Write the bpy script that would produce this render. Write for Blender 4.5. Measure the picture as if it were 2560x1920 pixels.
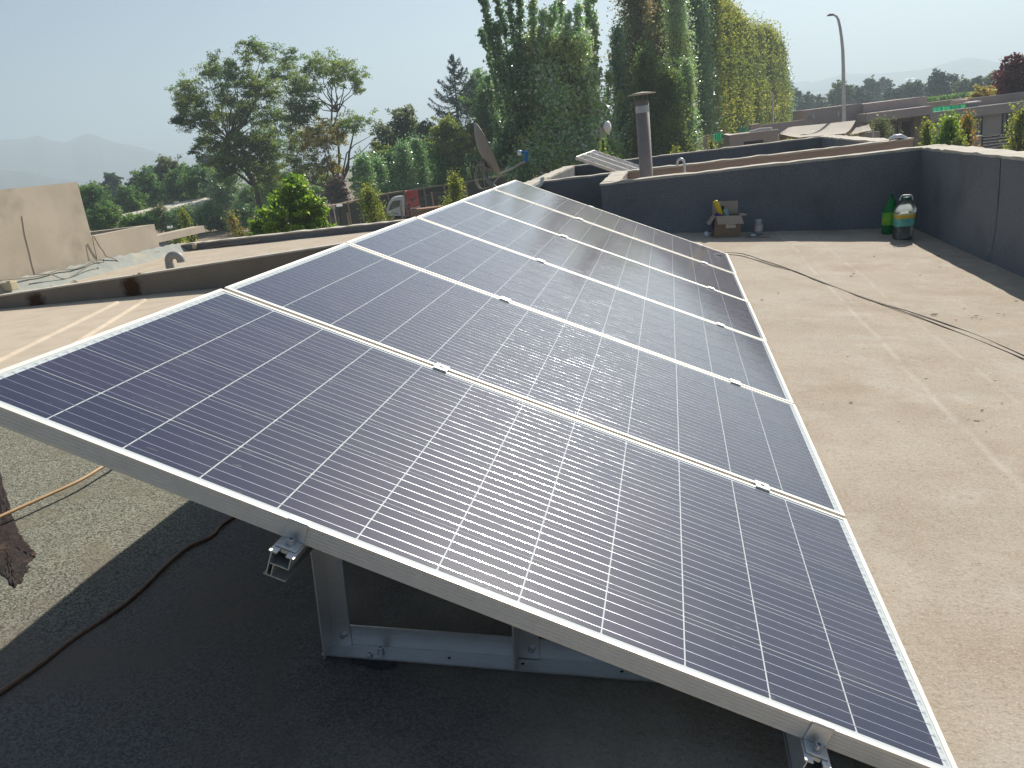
import bpy, math, random
import numpy as np
from mathutils import Vector, Matrix
R = math.radians
SC = bpy.context.scene
COL = SC.collection
for o in list(bpy.data.objects): bpy.data.objects.remove(o)
rnd = random.Random(7)

# ------------------------------------------------------------------ camera
F = 2051.4                                   # focal length in pixels of a 2560 x 1920 frame
CAM = np.array([1.3504, -1.2580, 0.3121])
Rp = np.array([[0.93627881, 0.17904751, 0.30219857],
               [0.34432338, -0.29772506, -0.89039385],
               [-0.06945071, 0.93771092, -0.34040391]])
TILT = R(24.9)                               # tilt of the solar panels
ct, st = math.cos(TILT), math.sin(TILT)
PM = np.array([[ct, 0, st], [0, 1, 0], [-st, 0, ct]])   # panel axes (u, v, n) -> world
Rw = Rp @ PM.T                               # world -> camera (x right, y down, z forward)
cam = bpy.data.cameras.new('camera')
cam.sensor_width = 36.0
cam.lens = F / 2560 * 36.0
cam.clip_start, cam.clip_end = 0.05, 9000.0
co = bpy.data.objects.new('camera', cam)
COL.objects.link(co)
m = Matrix.Identity(4)
for i in range(3):
    m[i][0], m[i][1], m[i][2], m[i][3] = Rw[0, i], -Rw[1, i], -Rw[2, i], CAM[i]
co.matrix_world = m
SC.camera = co

# ------------------------------------------------------------------ world, sun, exposure
SUN_AZ, SUN_EL = 19.5, 37.3                  # azimuth from +Y towards +X
w = bpy.data.worlds.new('World')
SC.world = w
w.use_nodes = True
nt = w.node_tree
bg = nt.nodes['Background']
sky = nt.nodes.new('ShaderNodeTexSky')
sky.sky_type = 'NISHITA'
sky.sun_disc = False
sky.sun_elevation = R(SUN_EL)
sky.sun_rotation = R(SUN_AZ)
sky.air_density, sky.dust_density, sky.ozone_density = 1.0, 1.5, 2.8
sky.altitude = 500
nt.links.new(sky.outputs[0], bg.inputs[0])
bg.inputs[1].default_value = 0.05
sl = bpy.data.lights.new('sun', 'SUN')
sl.energy, sl.angle, sl.color = 5.0, R(0.55), (1.0, 0.94, 0.84)
so = bpy.data.objects.new('sun', sl)
COL.objects.link(so)
a, e = R(SUN_AZ), R(SUN_EL)
SUND = Vector((math.sin(a) * math.cos(e), math.cos(a) * math.cos(e), math.sin(e)))
so.rotation_euler = SUND.to_track_quat('Z', 'Y').to_euler()
so.location = SUND * 60
vs = SC.view_settings
vs.view_transform, vs.look, vs.exposure, vs.gamma = 'Standard', 'None', 0.72, 1.0
SC.cycles.use_denoising = True
SC.cycles.max_bounces = 8
SC.cycles.transparent_max_bounces = 12
SC.cycles.volume_bounces = 0
SC.cycles.caustics_reflective = False
SC.cycles.caustics_refractive = False
SC.cycles.sample_clamp_indirect = 6.0

# ------------------------------------------------------------------ pixel of the photograph -> point
def ray(px, py):
    d = Rw.T @ np.array([px - 1280.0, py - 960.0, F])
    return d / np.linalg.norm(d)
def at_x(px, py, X): d = ray(px, py); return CAM + d * (X - CAM[0]) / d[0]
def at_y(px, py, Y): d = ray(px, py); return CAM + d * (Y - CAM[1]) / d[1]
def at_z(px, py, Z): d = ray(px, py); return CAM + d * (Z - CAM[2]) / d[2]
def at_d(px, py, D): d = ray(px, py); return CAM + d * D / math.hypot(d[0], d[1])
SLOPE, Z0, YRISE = 0.082, -0.737, 0.0078     # the roof falls to the right and rises a little away from the viewer
def roofz(x, y=7.65): return Z0 - SLOPE * x + YRISE * y
def on_roof(px, py, off=0.0):
    d = ray(px, py)
    k = (Z0 + off - SLOPE * CAM[0] + YRISE * CAM[1] - CAM[2]) / (d[2] + SLOPE * d[0] - YRISE * d[1])
    return CAM + k * d
def hor(px):                                # image row of the horizon in column px
    z = Rw @ np.array([0, 0, 1.0])
    return 960 - (z[0] * (px - 1280) + z[2] * F) / z[1]
GZ = -4.4                                   # garden level
def ground(px, D):
    p = at_d(px, hor(px), D); p[2] = GZ
    return p
SH = Vector((SLOPE, 0, 1)).normalized()      # roof normal
RV = Vector((1, 0, -SLOPE)).normalized()     # down the roof

# ------------------------------------------------------------------ mesh builder
class MB:
    def __init__(s): s.v, s.f, s.mi, s.sm = [], [], [], []
    def add(s, vs, fs, mi=0, smooth=False):
        b = len(s.v)
        s.v += [tuple(map(float, p)) for p in vs]
        for f in fs:
            s.f.append(tuple(b + i for i in f)); s.mi.append(mi); s.sm.append(smooth)
        return s
    def quad(s, a, b, c, d, mi=0): return s.add([a, b, c, d], [(0, 1, 2, 3)], mi)
    def hexa(s, p, mi=0):                    # 4 bottom + 4 top corners, same order
        return s.add(p, [(3, 2, 1, 0), (4, 5, 6, 7), (0, 1, 5, 4), (1, 2, 6, 5), (2, 3, 7, 6), (3, 0, 4, 7)], mi)
    def box(s, lo, hi, mi=0):
        (x0, y0, z0), (x1, y1, z1) = lo, hi
        return s.hexa([(x0, y0, z0), (x1, y0, z0), (x1, y1, z0), (x0, y1, z0),
                       (x0, y0, z1), (x1, y0, z1), (x1, y1, z1), (x0, y1, z1)], mi)
    def obox(s, o, ax, ay, az, mi=0):        # corner + three edge vectors
        o, ax, ay, az = map(Vector, (o, ax, ay, az))
        b = [o, o + ax, o + ax + ay, o + ay]
        return s.hexa(b + [p + az for p in b], mi)
    def prism(s, poly, ext, mi=0):           # polygon (3d points) extruded by a vector
        n = len(poly); ext = Vector(ext)
        p = [Vector(q) for q in poly]
        fs = [tuple(range(n))[::-1], tuple(range(n, 2 * n))]
        fs += [(i, (i + 1) % n, n + (i + 1) % n, n + i) for i in range(n)]
        return s.add(p + [q + ext for q in p], fs, mi)
    def tube(s, path, r, n=8, mi=0, cap=True):
        path = [Vector(p) for p in path]
        rs = r if hasattr(r, '__len__') else [r] * len(path)
        vs = []; up = Vector((0.13, 0.21, 0.97))
        for i, p in enumerate(path):
            t = (path[min(i + 1, len(path) - 1)] - path[max(i - 1, 0)]).normalized()
            if abs(t.dot(up)) > 0.95: a_ = t.cross(Vector((1, 0.1, 0))).normalized()
            else: a_ = t.cross(up).normalized()
            if i:                            # keep the frame from spinning
                pa = prev - t * prev.dot(t)
                if pa.length > 1e-6: a_ = pa.normalized()
            prev = a_
            b_ = t.cross(a_)
            for k in range(n):
                g = 2 * math.pi * k / n
                vs.append(p + (a_ * math.cos(g) + b_ * math.sin(g)) * rs[i])
        fs = []
        for i in range(len(path) - 1):
            for k in range(n):
                k2 = (k + 1) % n
                fs.append((i * n + k, i * n + k2, (i + 1) * n + k2, (i + 1) * n + k))
        s.add(vs, fs, mi, True)
        if cap:
            s.add(vs[:n], [tuple(range(n))[::-1]], mi)
            s.add(vs[-n:], [tuple(range(n))], mi)
        return s
    def lathe(s, prof, o, axis=(0, 0, 1), n=24, mi=0, sq=None, smooth=True):
        ax = Vector(axis).normalized(); o = Vector(o)
        a_ = ax.orthogonal().normalized() if abs(ax.z) < 0.99 else Vector((1, 0, 0))
        b_ = ax.cross(a_)
        vs = []
        for (r, z) in prof:
            for k in range(n):
                g = 2 * math.pi * k / n
                c_, s_ = math.cos(g), math.sin(g)
                q = 1.0
                if sq: q = 1.0 / (abs(c_) ** sq + abs(s_) ** sq) ** (1.0 / sq)
                vs.append(o + ax * z + (a_ * c_ + b_ * s_) * r * q)
        fs = []
        for i in range(len(prof) - 1):
            for k in range(n):
                k2 = (k + 1) % n
                fs.append((i * n + k, i * n + k2, (i + 1) * n + k2, (i + 1) * n + k))
        return s.add(vs, fs, mi, smooth)
    def build(s, name, mats, parent=None, origin=None):
        me = bpy.data.meshes.new(name)
        og = Vector(origin) if origin is not None else (parent_origin(parent) if parent else Vector((0, 0, 0)))
        me.from_pydata([(x - og.x, y - og.y, z - og.z) for x, y, z in s.v], [], s.f)
        mats = mats if isinstance(mats, (list, tuple)) else [mats]
        for mm in mats: me.materials.append(mm)
        me.polygons.foreach_set('material_index', s.mi)
        me.polygons.foreach_set('use_smooth', s.sm)
        me.update()
        o = bpy.data.objects.new(name, me)
        COL.objects.link(o)
        if parent: o.parent = parent
        elif origin is not None: o.location = og
        return o
def parent_origin(p):
    v = Vector((0, 0, 0))
    while p: v += p.location; p = p.parent
    return v
def tag(o, label=None, cat=None, group=None, kind=None):
    if label: o['label'] = label
    if cat: o['category'] = cat
    if group: o['group'] = group
    if kind: o['kind'] = kind
    return o
def thing(name, loc, label, cat, group=None):
    o = bpy.data.objects.new(name, None)
    o.empty_display_size = 0.1
    o.location = Vector([float(c) for c in loc]); COL.objects.link(o)
    return tag(o, label, cat, group)
def copy_tree(o, parent=None):
    c = o.copy(); COL.objects.link(c)
    if parent: c.parent = parent
    for ch in [q for q in o.children]: copy_tree(ch, c)
    return c
def bevel(o, wd=0.004, seg=2):
    b = o.modifiers.new('bevel', 'BEVEL'); b.width = wd; b.segments = seg; b.limit_method = 'ANGLE'
    return o

# ------------------------------------------------------------------ materials
def mat(name, c1, c2=None, scale=8.0, detail=4.0, rough=0.8, metal=0.0, bump=0.0, bscale=60.0, c3=None, s3=1.2,
        lo=0.35, hi=0.65, lo3=0.5, hi3=0.75, coat=0.0, spec=0.4, trans=0.0, ior=1.45, stretch=None, rvar=0.0):
    m_ = bpy.data.materials.new(name); m_.use_nodes = True
    n = m_.node_tree; p = n.nodes['Principled BSDF']
    p.inputs['Roughness'].default_value = rough
    p.inputs['Metallic'].default_value = metal
    p.inputs['Specular IOR Level'].default_value = spec
    p.inputs['Coat Weight'].default_value = coat
    p.inputs['Coat Roughness'].default_value = 0.1
    p.inputs['Transmission Weight'].default_value = trans
    p.inputs['IOR'].default_value = ior
    p.inputs['Base Color'].default_value = (*c1, 1)
    tc = n.nodes.new('ShaderNodeTexCoord')
    vec = tc.outputs['Object']
    if stretch:
        mp = n.nodes.new('ShaderNodeMapping'); mp.inputs['Scale'].default_value = stretch
        n.links.new(vec, mp.inputs[0]); vec = mp.outputs[0]
    def noise(sc, dt):
        q = n.nodes.new('ShaderNodeTexNoise'); q.inputs['Scale'].default_value = sc; q.inputs['Detail'].default_value = dt
        q.inputs['Roughness'].default_value = 0.62
        n.links.new(vec, q.inputs['Vector']); return q.outputs['Fac']
    def rng(src, a_, b_):
        q = n.nodes.new('ShaderNodeMapRange'); q.inputs[1].default_value = a_; q.inputs[2].default_value = b_
        n.links.new(src, q.inputs[0]); return q.outputs[0]
    def mix(f, x, y):
        q = n.nodes.new('ShaderNodeMix'); q.data_type = 'RGBA'
        n.links.new(f, q.inputs[0])
        for i, c in ((6, x), (7, y)):
            if isinstance(c, tuple): q.inputs[i].default_value = (*c, 1)
            else: n.links.new(c, q.inputs[i])
        return q.outputs[2]
    col = None
    if c2:
        col = mix(rng(noise(scale, detail), lo, hi), c1, c2)
        if c3: col = mix(rng(noise(s3, 5.0), lo3, hi3), col, c3)
        n.links.new(col, p.inputs['Base Color'])
    if rvar:
        q = rng(noise(scale * 0.7, 3), 0.3, 0.7)
        mr = n.nodes.new('ShaderNodeMapRange'); n.links.new(q, mr.inputs[0])
        mr.inputs[3].default_value = rough - rvar; mr.inputs[4].default_value = rough + rvar
        n.links.new(mr.outputs[0], p.inputs['Roughness'])
    if bump:
        b = n.nodes.new('ShaderNodeBump'); b.inputs['Strength'].default_value = bump; b.inputs['Distance'].default_value = 0.01
        n.links.new(noise(bscale, 6), b.inputs['Height']); n.links.new(b.outputs[0], p.inputs['Normal'])
    return m_
def leafmat(name, cols, trans=0.35, clump=None, cs=0.5, rough=0.55):
    gloss = name.split()[0] in ('silver', 'dark', 'grey')
    """cols: list of (position, colour) over the random number of each leaf; clump: colour of noise-shaped patches"""
    m_ = bpy.data.materials.new(name); m_.use_nodes = True
    n = m_.node_tree; p = n.nodes['Principled BSDF']; out = n.nodes['Material Output']
    g = n.nodes.new('ShaderNodeNewGeometry')
    cr = n.nodes.new('ShaderNodeValToRGB')
    el = cr.color_ramp.elements
    while len(el) < len(cols): el.new(0.5)
    for q, (ps, c) in zip(el, cols): q.position = ps; q.color = (*c, 1)
    n.links.new(g.outputs['Random Per Island'], cr.inputs[0])
    col = cr.outputs[0]
    if clump:
        tc = n.nodes.new('ShaderNodeTexCoord')
        q = n.nodes.new('ShaderNodeTexNoise'); q.inputs['Scale'].default_value = cs; q.inputs['Detail'].default_value = 3
        n.links.new(tc.outputs['Object'], q.inputs['Vector'])
        mr = n.nodes.new('ShaderNodeMapRange'); mr.inputs[1].default_value = 0.45; mr.inputs[2].default_value = 0.62
        n.links.new(q.outputs['Fac'], mr.inputs[0])
        mx = n.nodes.new('ShaderNodeMix'); mx.data_type = 'RGBA'
        n.links.new(mr.outputs[0], mx.inputs[0]); n.links.new(col, mx.inputs[6]); mx.inputs[7].default_value = (*clump, 1)
        col = mx.outputs[2]
    n.links.new(col, p.inputs['Base Color'])
    p.inputs['Roughness'].default_value = 0.3 if gloss else rough
    p.inputs['Specular IOR Level'].default_value = 0.9 if gloss else 0.35
    if gloss: trans = 0.42
    t = n.nodes.new('ShaderNodeBsdfTranslucent')
    n.links.new(col, t.inputs[0])
    ms = n.nodes.new('ShaderNodeMixShader'); ms.inputs[0].default_value = trans
    n.links.new(p.outputs[0], ms.inputs[1]); n.links.new(t.outputs[0], ms.inputs[2])
    n.links.new(ms.outputs[0], out.inputs[0])
    return m_
ALU = mat('aluminium', (0.62, 0.63, 0.63), (0.70, 0.71, 0.71), scale=30, rough=0.42, metal=0.85, rvar=0.08, stretch=(1, 8, 8))
FRAME = mat('anodised frame', (0.68, 0.655, 0.60), (0.74, 0.71, 0.65), scale=25, rough=0.5, metal=0.45, rvar=0.06)
STEEL = mat('stainless steel', (0.55, 0.55, 0.55), rough=0.3, metal=1.0)
GALV = mat('galvanised steel', (0.50, 0.52, 0.53), (0.62, 0.64, 0.65), scale=40, rough=0.45, metal=0.8)
HOLE = mat('dark recess', (0.02, 0.02, 0.02), rough=0.7)
# ------------------------------------------------------------------ setting: garden ground, hills
GROUND = mat('dry garden soil', (0.20, 0.15, 0.105), (0.27, 0.21, 0.15), scale=0.4, detail=8, rough=0.95, bump=0.4, bscale=3,
             c3=(0.10, 0.12, 0.045), s3=0.06, lo3=0.5, hi3=0.62)
g = MB()
NG = 40
xs = [-3500 + 7000 * i / NG for i in range(NG + 1)]
g.add([(x, y, GZ) for y in xs for x in xs],
      [(j * (NG + 1) + i, j * (NG + 1) + i + 1, (j + 1) * (NG + 1) + i + 1, (j + 1) * (NG + 1) + i) for j in range(NG) for i in range(NG)])
tag(g.build('ground', GROUND), 'dry brown garden soil below the roofs', 'ground', kind='structure')

HILL = mat('hill scrub', (0.07, 0.075, 0.04), (0.11, 0.10, 0.06), scale=0.01, rough=1.0)
def hill(name, pts, D, depth, label):
    nr = random.Random(len(pts)); b = MB(); rows = []
    full = []
    for (x0, y0), (x1, y1) in zip(pts[:-1], pts[1:]):
        k = max(2, int(abs(x1 - x0) / 9))
        for i in range(k):
            t_ = i / k
            full.append((x0 + (x1 - x0) * t_, y0 + (y1 - y0) * t_ + nr.uniform(-1.3, 1.3)))
    full.append(pts[-1])
    nrow = 7
    for px, py in full:
        top = at_d(px, py, D); dirn = np.array([top[0] - CAM[0], top[1] - CAM[1]]) / D
        h = top[2] - GZ
        col = []
        for k in range(nrow):
            f = k / (nrow - 1)
            q = (D - depth) + depth * f
            col.append((CAM[0] + dirn[0] * q, CAM[1] + dirn[1] * q, GZ - 0.5 + (h + 0.5) * (f ** 1.5) * (1 + nr.uniform(-.05, .05) * (f < 1))))
        col.append((CAM[0] + dirn[0] * (D + depth), CAM[1] + dirn[1] * (D + depth), GZ - 0.5))
        rows.append(col)
    n = nrow + 1
    b.add([p for c in rows for p in c], [(i * n + k, (i + 1) * n + k, (i + 1) * n + k + 1, i * n + k + 1) for i in range(len(rows) - 1) for k in range(n - 1)], 0, True)
    tag(b.build(name, HILL), label, 'hills', kind='structure')
hill('hills', [(-350, 395), (-200, 372), (-60, 362), (0, 350), (60, 347), (95, 339), (130, 352), (165, 355), (190, 343), (215, 334), (240, 338), (270, 350), (310, 361), (350, 367), (390, 380), (440, 392), (500, 398), (560, 402), (640, 408), (760, 412)], 2800, 600, 'faint blue mountain ridge on the left horizon')
hill('hills', [(-350, 470), (-120, 430), (0, 424), (70, 430), (140, 446), (230, 455), (330, 452), (480, 440)], 1900, 400, 'nearer low ridge at the far left of the horizon')
hill('hills', [(1780, 262), (1880, 238), (1970, 206), (2040, 204), (2110, 184), (2180, 184), (2240, 181), (2290, 175), (2330, 170), (2370, 156), (2400, 147), (2425, 143), (2450, 146), (2490, 154), (2530, 160), (2600, 166), (2700, 158), (2850, 170)], 2800, 600, 'faint blue mountain ridge on the right horizon')

# ------------------------------------------------------------------ own roof
def roof_material():
    m_ = mat('mineral roofing felt', (0.5, 0.5, 0.5), rough=0.92)
    n = m_.node_tree; p = n.nodes['Principled BSDF']; L_ = n.links.new
    tc = n.nodes.new('ShaderNodeTexCoord'); ob = tc.outputs['Object']
    def noise(s, d=5, r=0.6):
        q = n.nodes.new('ShaderNodeTexNoise'); q.inputs['Scale'].default_value = s; q.inputs['Detail'].default_value = d
        q.inputs['Roughness'].default_value = r; L_(ob, q.inputs['Vector']); return q.outputs['Fac']
    def rg(s, a_, b_, c=0., d=1.):
        q = n.nodes.new('ShaderNodeMapRange'); L_(s, q.inputs[0])
        for i, v_ in zip((1, 2, 3, 4), (a_, b_, c, d)): q.inputs[i].default_value = v_
        return q.outputs[0]
    def mx(f, x, y):
        q = n.nodes.new('ShaderNodeMix'); q.data_type = 'RGBA'; L_(f, q.inputs[0])
        for i, c in ((6, x), (7, y)):
            if isinstance(c, tuple): q.inputs[i].default_value = (*c, 1)
            else: L_(c, q.inputs[i])
        return q.outputs[2]
    def math_(op, x, y):
        q = n.nodes.new('ShaderNodeMath'); q.operation = op
        for i, c in ((0, x), (1, y)):
            if isinstance(c, float): q.inputs[i].default_value = c
            else: L_(c, q.inputs[i])
        return q.outputs[0]
    vo = n.nodes.new('ShaderNodeTexVoronoi'); vo.inputs['Scale'].default_value = 240; L_(ob, vo.inputs['Vector'])
    gran = vo.outputs['Color']
    sp = n.nodes.new('ShaderNodeSeparateColor'); L_(gran, sp.inputs[0]); gr = sp.outputs[0]
    shade_felt = mx(rg(gr, 0.1, 0.9), (0.105, 0.095, 0.086), (0.20, 0.182, 0.165))
    shade_felt = mx(rg(noise(3), 0.45, 0.7), shade_felt, (0.17, 0.14, 0.115))
    sun_felt = mx(rg(gr, 0.1, 0.9), (0.065, 0.066, 0.05), (0.30, 0.295, 0.232))
    sun_felt = mx(rg(noise(6), 0.5, 0.7, 0, .7), sun_felt, (0.17, 0.155, 0.112))
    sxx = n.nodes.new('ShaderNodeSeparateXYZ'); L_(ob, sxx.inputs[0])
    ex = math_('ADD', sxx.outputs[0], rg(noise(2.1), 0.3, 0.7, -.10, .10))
    grey = mx(rg(ex, -.40, -.10), sun_felt, shade_felt)  # felt painted darker under the panels and paler outside, deepening their shadow
    dust = mx(rg(noise(2.2, 8), 0.38, 0.64), (0.425, 0.365, 0.298), (0.365, 0.305, 0.238))
    dust = mx(rg(noise(1.3, 8, .7), 0.52, 0.72, 0, .55), dust, (0.29, 0.21, 0.14))
    dust = mx(rg(noise(4.7, 6), 0.55, 0.72, 0, .6), dust, (0.47, 0.44, 0.385))
    dust = mx(rg(noise(95, 4, .7), 0.52, 0.66, 0, .6), dust, (0.22, 0.185, 0.135))
    dust = mx(rg(noise(210, 3, .7), 0.52, 0.64, 0, .5), dust, (0.58, 0.53, 0.44))
    dust = mx(rg(noise(34, 5, .7), 0.60, 0.70, 0, .45), dust, (0.20, 0.165, 0.12))
    sx = n.nodes.new('ShaderNodeSeparateXYZ'); L_(ob, sx.inputs[0])
    nz = noise(1.0, 5)                        # tide marks of dried puddles
    dd = math_('ABSOLUTE', math_('SUBTRACT', nz, 0.53), 0.0)
    dust = mx(rg(dd, 0.0, 0.02, .12, 0), dust, (0.56, 0.505, 0.43))
    wv = rg(noise(1.2), 0.3, 0.7, -.02, .02)
    for xs_, fac in ((2.36, .32), (2.66, .22)):      # dusty edges of the felt laps
        dl = math_('ABSOLUTE', math_('SUBTRACT', math_('ADD', sx.outputs[0], wv), xs_), 0.0)
        dust = mx(math_('MULTIPLY', rg(dl, 0.003, 0.02, fac, 0), rg(noise(5.0), 0.38, 0.55)), dust, (0.60, 0.54, 0.46))
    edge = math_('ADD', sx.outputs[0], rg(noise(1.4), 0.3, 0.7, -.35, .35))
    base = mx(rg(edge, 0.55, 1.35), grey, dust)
    spot = rg(noise(26, 3, 0.5), 0.76, 0.80, 0, .5)
    base = mx(spot, base, (0.09, 0.07, 0.05))
    L_(base, p.inputs['Base Color'])
    h = math_('ADD', math_('MULTIPLY', gr, 0.35), math_('MULTIPLY', noise(70, 6), 0.9))
    b = n.nodes.new('ShaderNodeBump'); b.inputs['Strength'].default_value = 0.42; b.inputs['Distance'].default_value = 0.006
    L_(h, b.inputs['Height']); L_(b.outputs[0], p.inputs['Normal'])
    p.inputs['Specular IOR Level'].default_value = 0.2
    return m_
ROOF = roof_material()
from mathutils import noise as mnoise
def deck(b, x0, x1, y0, y1, step, off=0.0, amp=0.006):
    nx, ny = max(1, round((x1 - x0) / step)), max(1, round((y1 - y0) / step))
    vs = []
    for j in range(ny + 1):
        for i in range(nx + 1):
            x, y = x0 + (x1 - x0) * i / nx, y0 + (y1 - y0) * j / ny
            z = roofz(x, y) + off + amp * mnoise.noise((x * 1.7, y * 1.7, 3.1)) + amp * 0.5 * mnoise.noise((x * 5, y * 5, 1.))
            z += 0.028 * math.exp(-((x + 0.42) / 0.13) ** 2 - ((y - 0.55 - 0.5 * (x + 0.42)) / 0.35) ** 2) if y < 2.2 and x < 0.2 else 0
            # lap seams of the felt strips run along Y
            for sx_ in (-0.55, 0.42, 1.38, 2.36, 3.3):
                z += 0.004 if 0 <= (x - sx_) < 0.09 else 0
            vs.append((x, y, z))
    b.add(vs, [(j * (nx + 1) + i, j * (nx + 1) + i + 1, (j + 1) * (nx + 1) + i + 1, (j + 1) * (nx + 1) + i) for j in range(ny) for i in range(nx)], 0, True)
d = MB()
deck(d, -1.75, 3.74, -3.3, 7.65, 0.045)
deck(d, -0.35, 0.61, 7.65, 9.7, 0.09)
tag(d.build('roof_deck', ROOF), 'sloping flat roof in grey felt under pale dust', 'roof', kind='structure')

STUCCO = mat('brown grey stucco', (0.37, 0.295, 0.24), (0.42, 0.34, 0.28), scale=3, detail=8, rough=0.95, bump=0.3, bscale=60)
MEMB = mat('dark felt upstand', (0.145, 0.155, 0.168), (0.21, 0.222, 0.236), scale=90, detail=3, rough=0.9, bump=0.35, bscale=150,
           c3=(0.12, 0.127, 0.14), s3=1.5)
COPE = mat('cement coping', (0.56, 0.52, 0.45), (0.46, 0.42, 0.35), scale=6, detail=8, rough=0.95, bump=0.4, bscale=40, c3=(0.36, 0.31, 0.25), s3=3)
PALE = mat('pale render', (0.49, 0.43, 0.345), (0.42, 0.365, 0.29), scale=1.6, detail=9, rough=0.95, bump=0.25, bscale=40, c3=(0.30, 0.26, 0.20), s3=0.9, lo3=0.5, hi3=0.72)
def ragged(b, p0, p1, wid, z, thick, seed=1, step=0.11, mi=0):
    """a cement coping from p0 to p1 (xy, left edge), wid = xy vector across, slightly uneven edges"""
    q = random.Random(seed)
    p0, p1, wv = Vector((*p0, 0)), Vector((*p1, 0)), Vector((*wid, 0))
    L_ = (p1 - p0).length; n = max(2, int(L_ / step)); wn = wv.normalized()
    vs = []
    for i in range(n + 1):
        c = p0 + (p1 - p0) * i / n
        e1, e2 = q.uniform(-.008, .004), q.uniform(-.004, .008); h = q.uniform(-.006, .006)
        a_, c_ = c + wn * e1, c + wv + wn * e2
        vs += [(a_.x, a_.y, z - thick), (a_.x, a_.y, z + h), (c_.x, c_.y, z + h + q.uniform(-.003, .003)), (c_.x, c_.y, z - thick)]
    fs = []
    for i in range(n):
        for k in range(4):
            fs.append((i * 4 + k, (i + 1) * 4 + k, (i + 1) * 4 + (k + 1) % 4, i * 4 + (k + 1) % 4))
    fs += [(3, 2, 1, 0), (n * 4, n * 4 + 1, n * 4 + 2, n * 4 + 3)]
    b.add(vs, fs, mi)
TOP = -0.205
house = thing('house', (1.0, 2.0, GZ), 'house under the panels with dark felt parapets round its flat roof', 'house')
b = MB()
b.hexa([(-1.75, -3.3, GZ - .2), (3.74, -3.3, GZ - .2), (3.74, 7.65, GZ - .2), (-1.75, 7.65, GZ - .2),
        (-1.75, -3.3, roofz(-1.75, -3.3) - .03), (3.74, -3.3, roofz(3.74, -3.3) - .03), (3.74, 7.65, roofz(3.74) - .03), (-1.75, 7.65, roofz(-1.75) - .03)])
b.hexa([(-0.35, 7.652, GZ - .2), (.61, 7.652, GZ - .2), (.61, 9.7, GZ - .2), (-.35, 9.7, GZ - .2),
        (-0.35, 7.652, roofz(-.35) - .035), (.61, 7.652, roofz(.61) - .035), (.61, 9.7, roofz(.61) - .035), (-.35, 9.7, roofz(-.35) - .035)])
b.box((.79, 7.85, GZ - .2), (3.94, 9.698, -1.05))
b.build('body', STUCCO, house)
def parapet(parent, lo, hi, faces, cope_args, zb, label=None):
    """wall core + felt facing + coping; faces: list of felt quads as (p0, p1, zbot0, zbot1, lean, outward xy)"""
    wb = MB(); wb.box((lo[0], lo[1], zb), (hi[0], hi[1], TOP - .025))
    wl = wb.build('parapet', STUCCO, parent)
    if label: wl['label'] = label
    if faces:
        fb = MB()
        for (p0, p1, z0_, z1_, lean, ow) in faces:
            p0, p1, ow = Vector((*p0, 0)), Vector((*p1, 0)), Vector((*ow, 0))
            L_ = (p1 - p0).length; n = max(2, int(L_ / 0.98)); q = random.Random(int(L_ * 100))
            for i in range(n):
                t0, t1 = i / n, min(1, (i + 1) / n + 0.08 / L_)
                out = 0.006 + 0.004 * (i % 2)
                a_, c_ = p0 + (p1 - p0) * t0, p0 + (p1 - p0) * t1
                za, zc = z0_ + (z1_ - z0_) * t0, z0_ + (z1_ - z0_) * t1
                K = 8; vs = []
                for k in range(K + 1):
                    f = k / K
                    bul = out + lean * (1 - f) ** 2 + q.uniform(0, .004) + (0.03 * (1 - f) ** 6)
                    for (pp, zz) in ((a_, za), ((a_ + c_) / 2, (za + zc) / 2), (c_, zc)):
                        vs.append(tuple((pp + ow * bul).xy) + (zz + (TOP - .022 - zz) * f,))
                fs = [(k * 3 + j, k * 3 + j + 1, k * 3 + j + 4, k * 3 + j + 3) for k in range(K) for j in range(2)]
                fb.add(vs, fs, 0, True)
        fb.build('felt_facing', MEMB, wl)
    cb = MB()
    for ca in cope_args: ragged(cb, *ca)
    cb.build('coping', COPE, wl)
    return wl
parapet(house, (.61, 7.65), (3.94, 7.85), [((.61, 7.65), (3.74, 7.65), roofz(.61) - .01, roofz(3.74) - .01, .03, (0, -1))],
        [((.60, 7.642), (3.95, 7.642), (0, .216), TOP, .024, 3)], GZ)
parapet(house, (3.742, -3.3), (3.94, 7.648), [((3.742, 7.65), (3.742, -3.3), roofz(3.74) - .01, roofz(3.74, -3.3) - .01, .025, (-1, 0))],
        [((3.734, 7.64), (3.734, -3.3), (.214, 0), TOP, .024, 5)], GZ)
parapet(house, (.61, 7.852), (.79, 9.698), [], [((.60, 7.86), (.60, 9.70), (.20, 0), TOP + .001, .024, 7)], GZ)
parapet(house, (-.55, 6.7), (-.352, 9.698), [((-.352, 6.7), (-.352, 9.7), roofz(-.35) - .01, roofz(-.35) - .01, .02, (1, 0))],
        [((-.56, 6.69), (-.56, 9.70), (.215, 0), TOP + .001, .03, 8)], GZ)

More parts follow.
